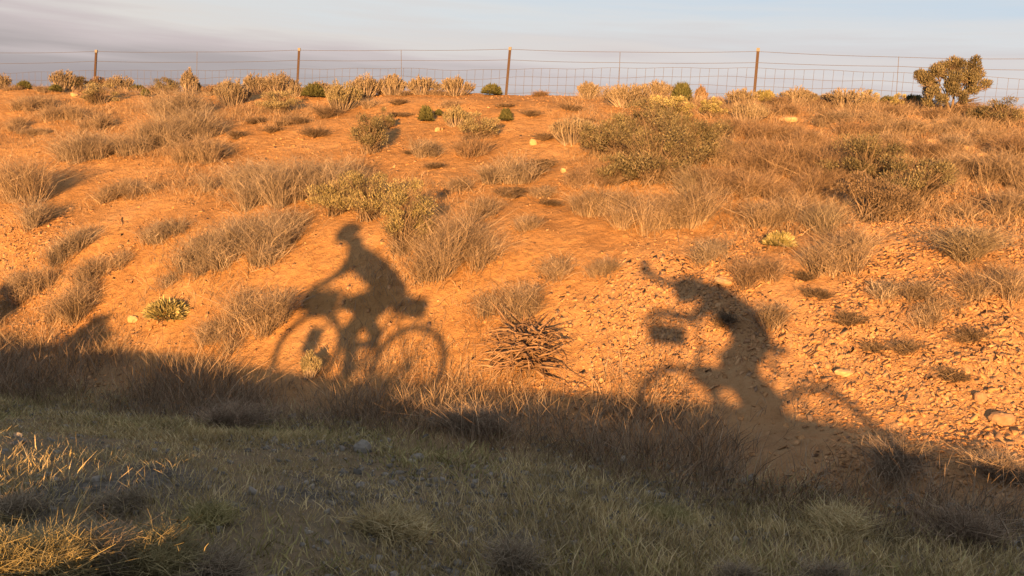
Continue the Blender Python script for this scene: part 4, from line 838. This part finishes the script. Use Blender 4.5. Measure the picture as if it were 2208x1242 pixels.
LEGB = dict(knee_l=(.00, .11, .56), ankle_l=(-.17, .12, .235), knee_r=(.13, -.11, .72), ankle_r=(-.17, -.12, .45))
LEGS = dict(knee_l=(.16, .11, .58), ankle_l=(-.01, .12, .205), knee_r=(.25, -.11, .80), ankle_r=(-.10, -.12, .50))
bA = bike(-2.46, .2, 'loaded touring bicycle that throws the left shadow, handlebar bag in front', .66, .90)
rider(bA, 'helmeted cyclist sitting upright whose shadow falls on the left of the bank', dict(head=(.66, 0, 1.46), neck=(.52, 0, 1.36), sh=(.40, 0, 1.23), hip=(-.13, 0, .93),
      elbow_l=(.52, .26, 1.06), wrist_l=(.67, .23, .95), grip_l=(.73, .22, .905), elbow_r=(.52, -.26, 1.06), wrist_r=(.67, -.23, .95), grip_r=(.73, -.22, .905), **LEGS))
bag(bA, (.62, 0, .77), (.40, .26, .20), 'square handlebar bag hung in front of the left bicycle'); bag(bA, (-.36, 0, .84), (.36, .17, .17), 'long roll bag strapped on the rack of the left bicycle'); bag(bA, (.14, 0, .795), (.52, .09, .15), 'long bag along the top tube of the left bicycle')
bag(bA, (.50, .13, .45), (.16, .08, .24), 'small side bag on the near fork leg of the left bicycle')
bB = bike(.80, -.25, 'bicycle of the rider who holds the phone, throwing the right shadow', .765, 1.06); bB.scale = (.94, .94, .94)
aB = bB.rotation_euler.z
def to_bike(P):
    d = np.array(P) - np.array(bB.location); return np.array([d[0] * math.cos(aB) + d[1] * math.sin(aB), -d[0] * math.sin(aB) + d[1] * math.cos(aB), d[2]])
ph = to_bike((0.0, -.035, CAMZ - .035))
rider(bB, 'helmeted cyclist bent low holding a phone out towards the bank, throwing the right shadow', dict(head=(.45, 0, 1.22), neck=(.33, 0, 1.23), sh=(.20, 0, 1.19), hip=(-.07, 0, .89),
      elbow_l=(.36, .24, 1.03), wrist_l=(.66, .23, 1.05), grip_l=(.74, .22, 1.005), elbow_r=(.42, -.22, 1.22), wrist_r=tuple(ph + [-.13, .01, -.09]), **LEGB), ph)
p_ = roundbox('phone', (0, -.030, CAMZ - .02), (.072, .009, .145), BLACK, bev=.003); tag(p_, 'black phone held up in the right rider\'s outstretched hand', 'phone')
sc_ = mesh('screen', np.array([(-.033, -.0052, -.068), (.033, -.0052, -.068), (.033, -.0052, .068), (-.033, -.0052, .068)]), [[0, 1, 2, 3]], plain('phone_glass', (.03, .03, .035), .1), p_)
bag(bB, (.60, 0, .86), (.30, .20, .16), 'small handlebar bag on the right bicycle'); bag(bB, (.20, 0, .60), (.34, .07, .16), 'slim bag added in the frame of the right bicycle to thicken its shadow')  # second bag is added to widen the dark diagonal the frame casts
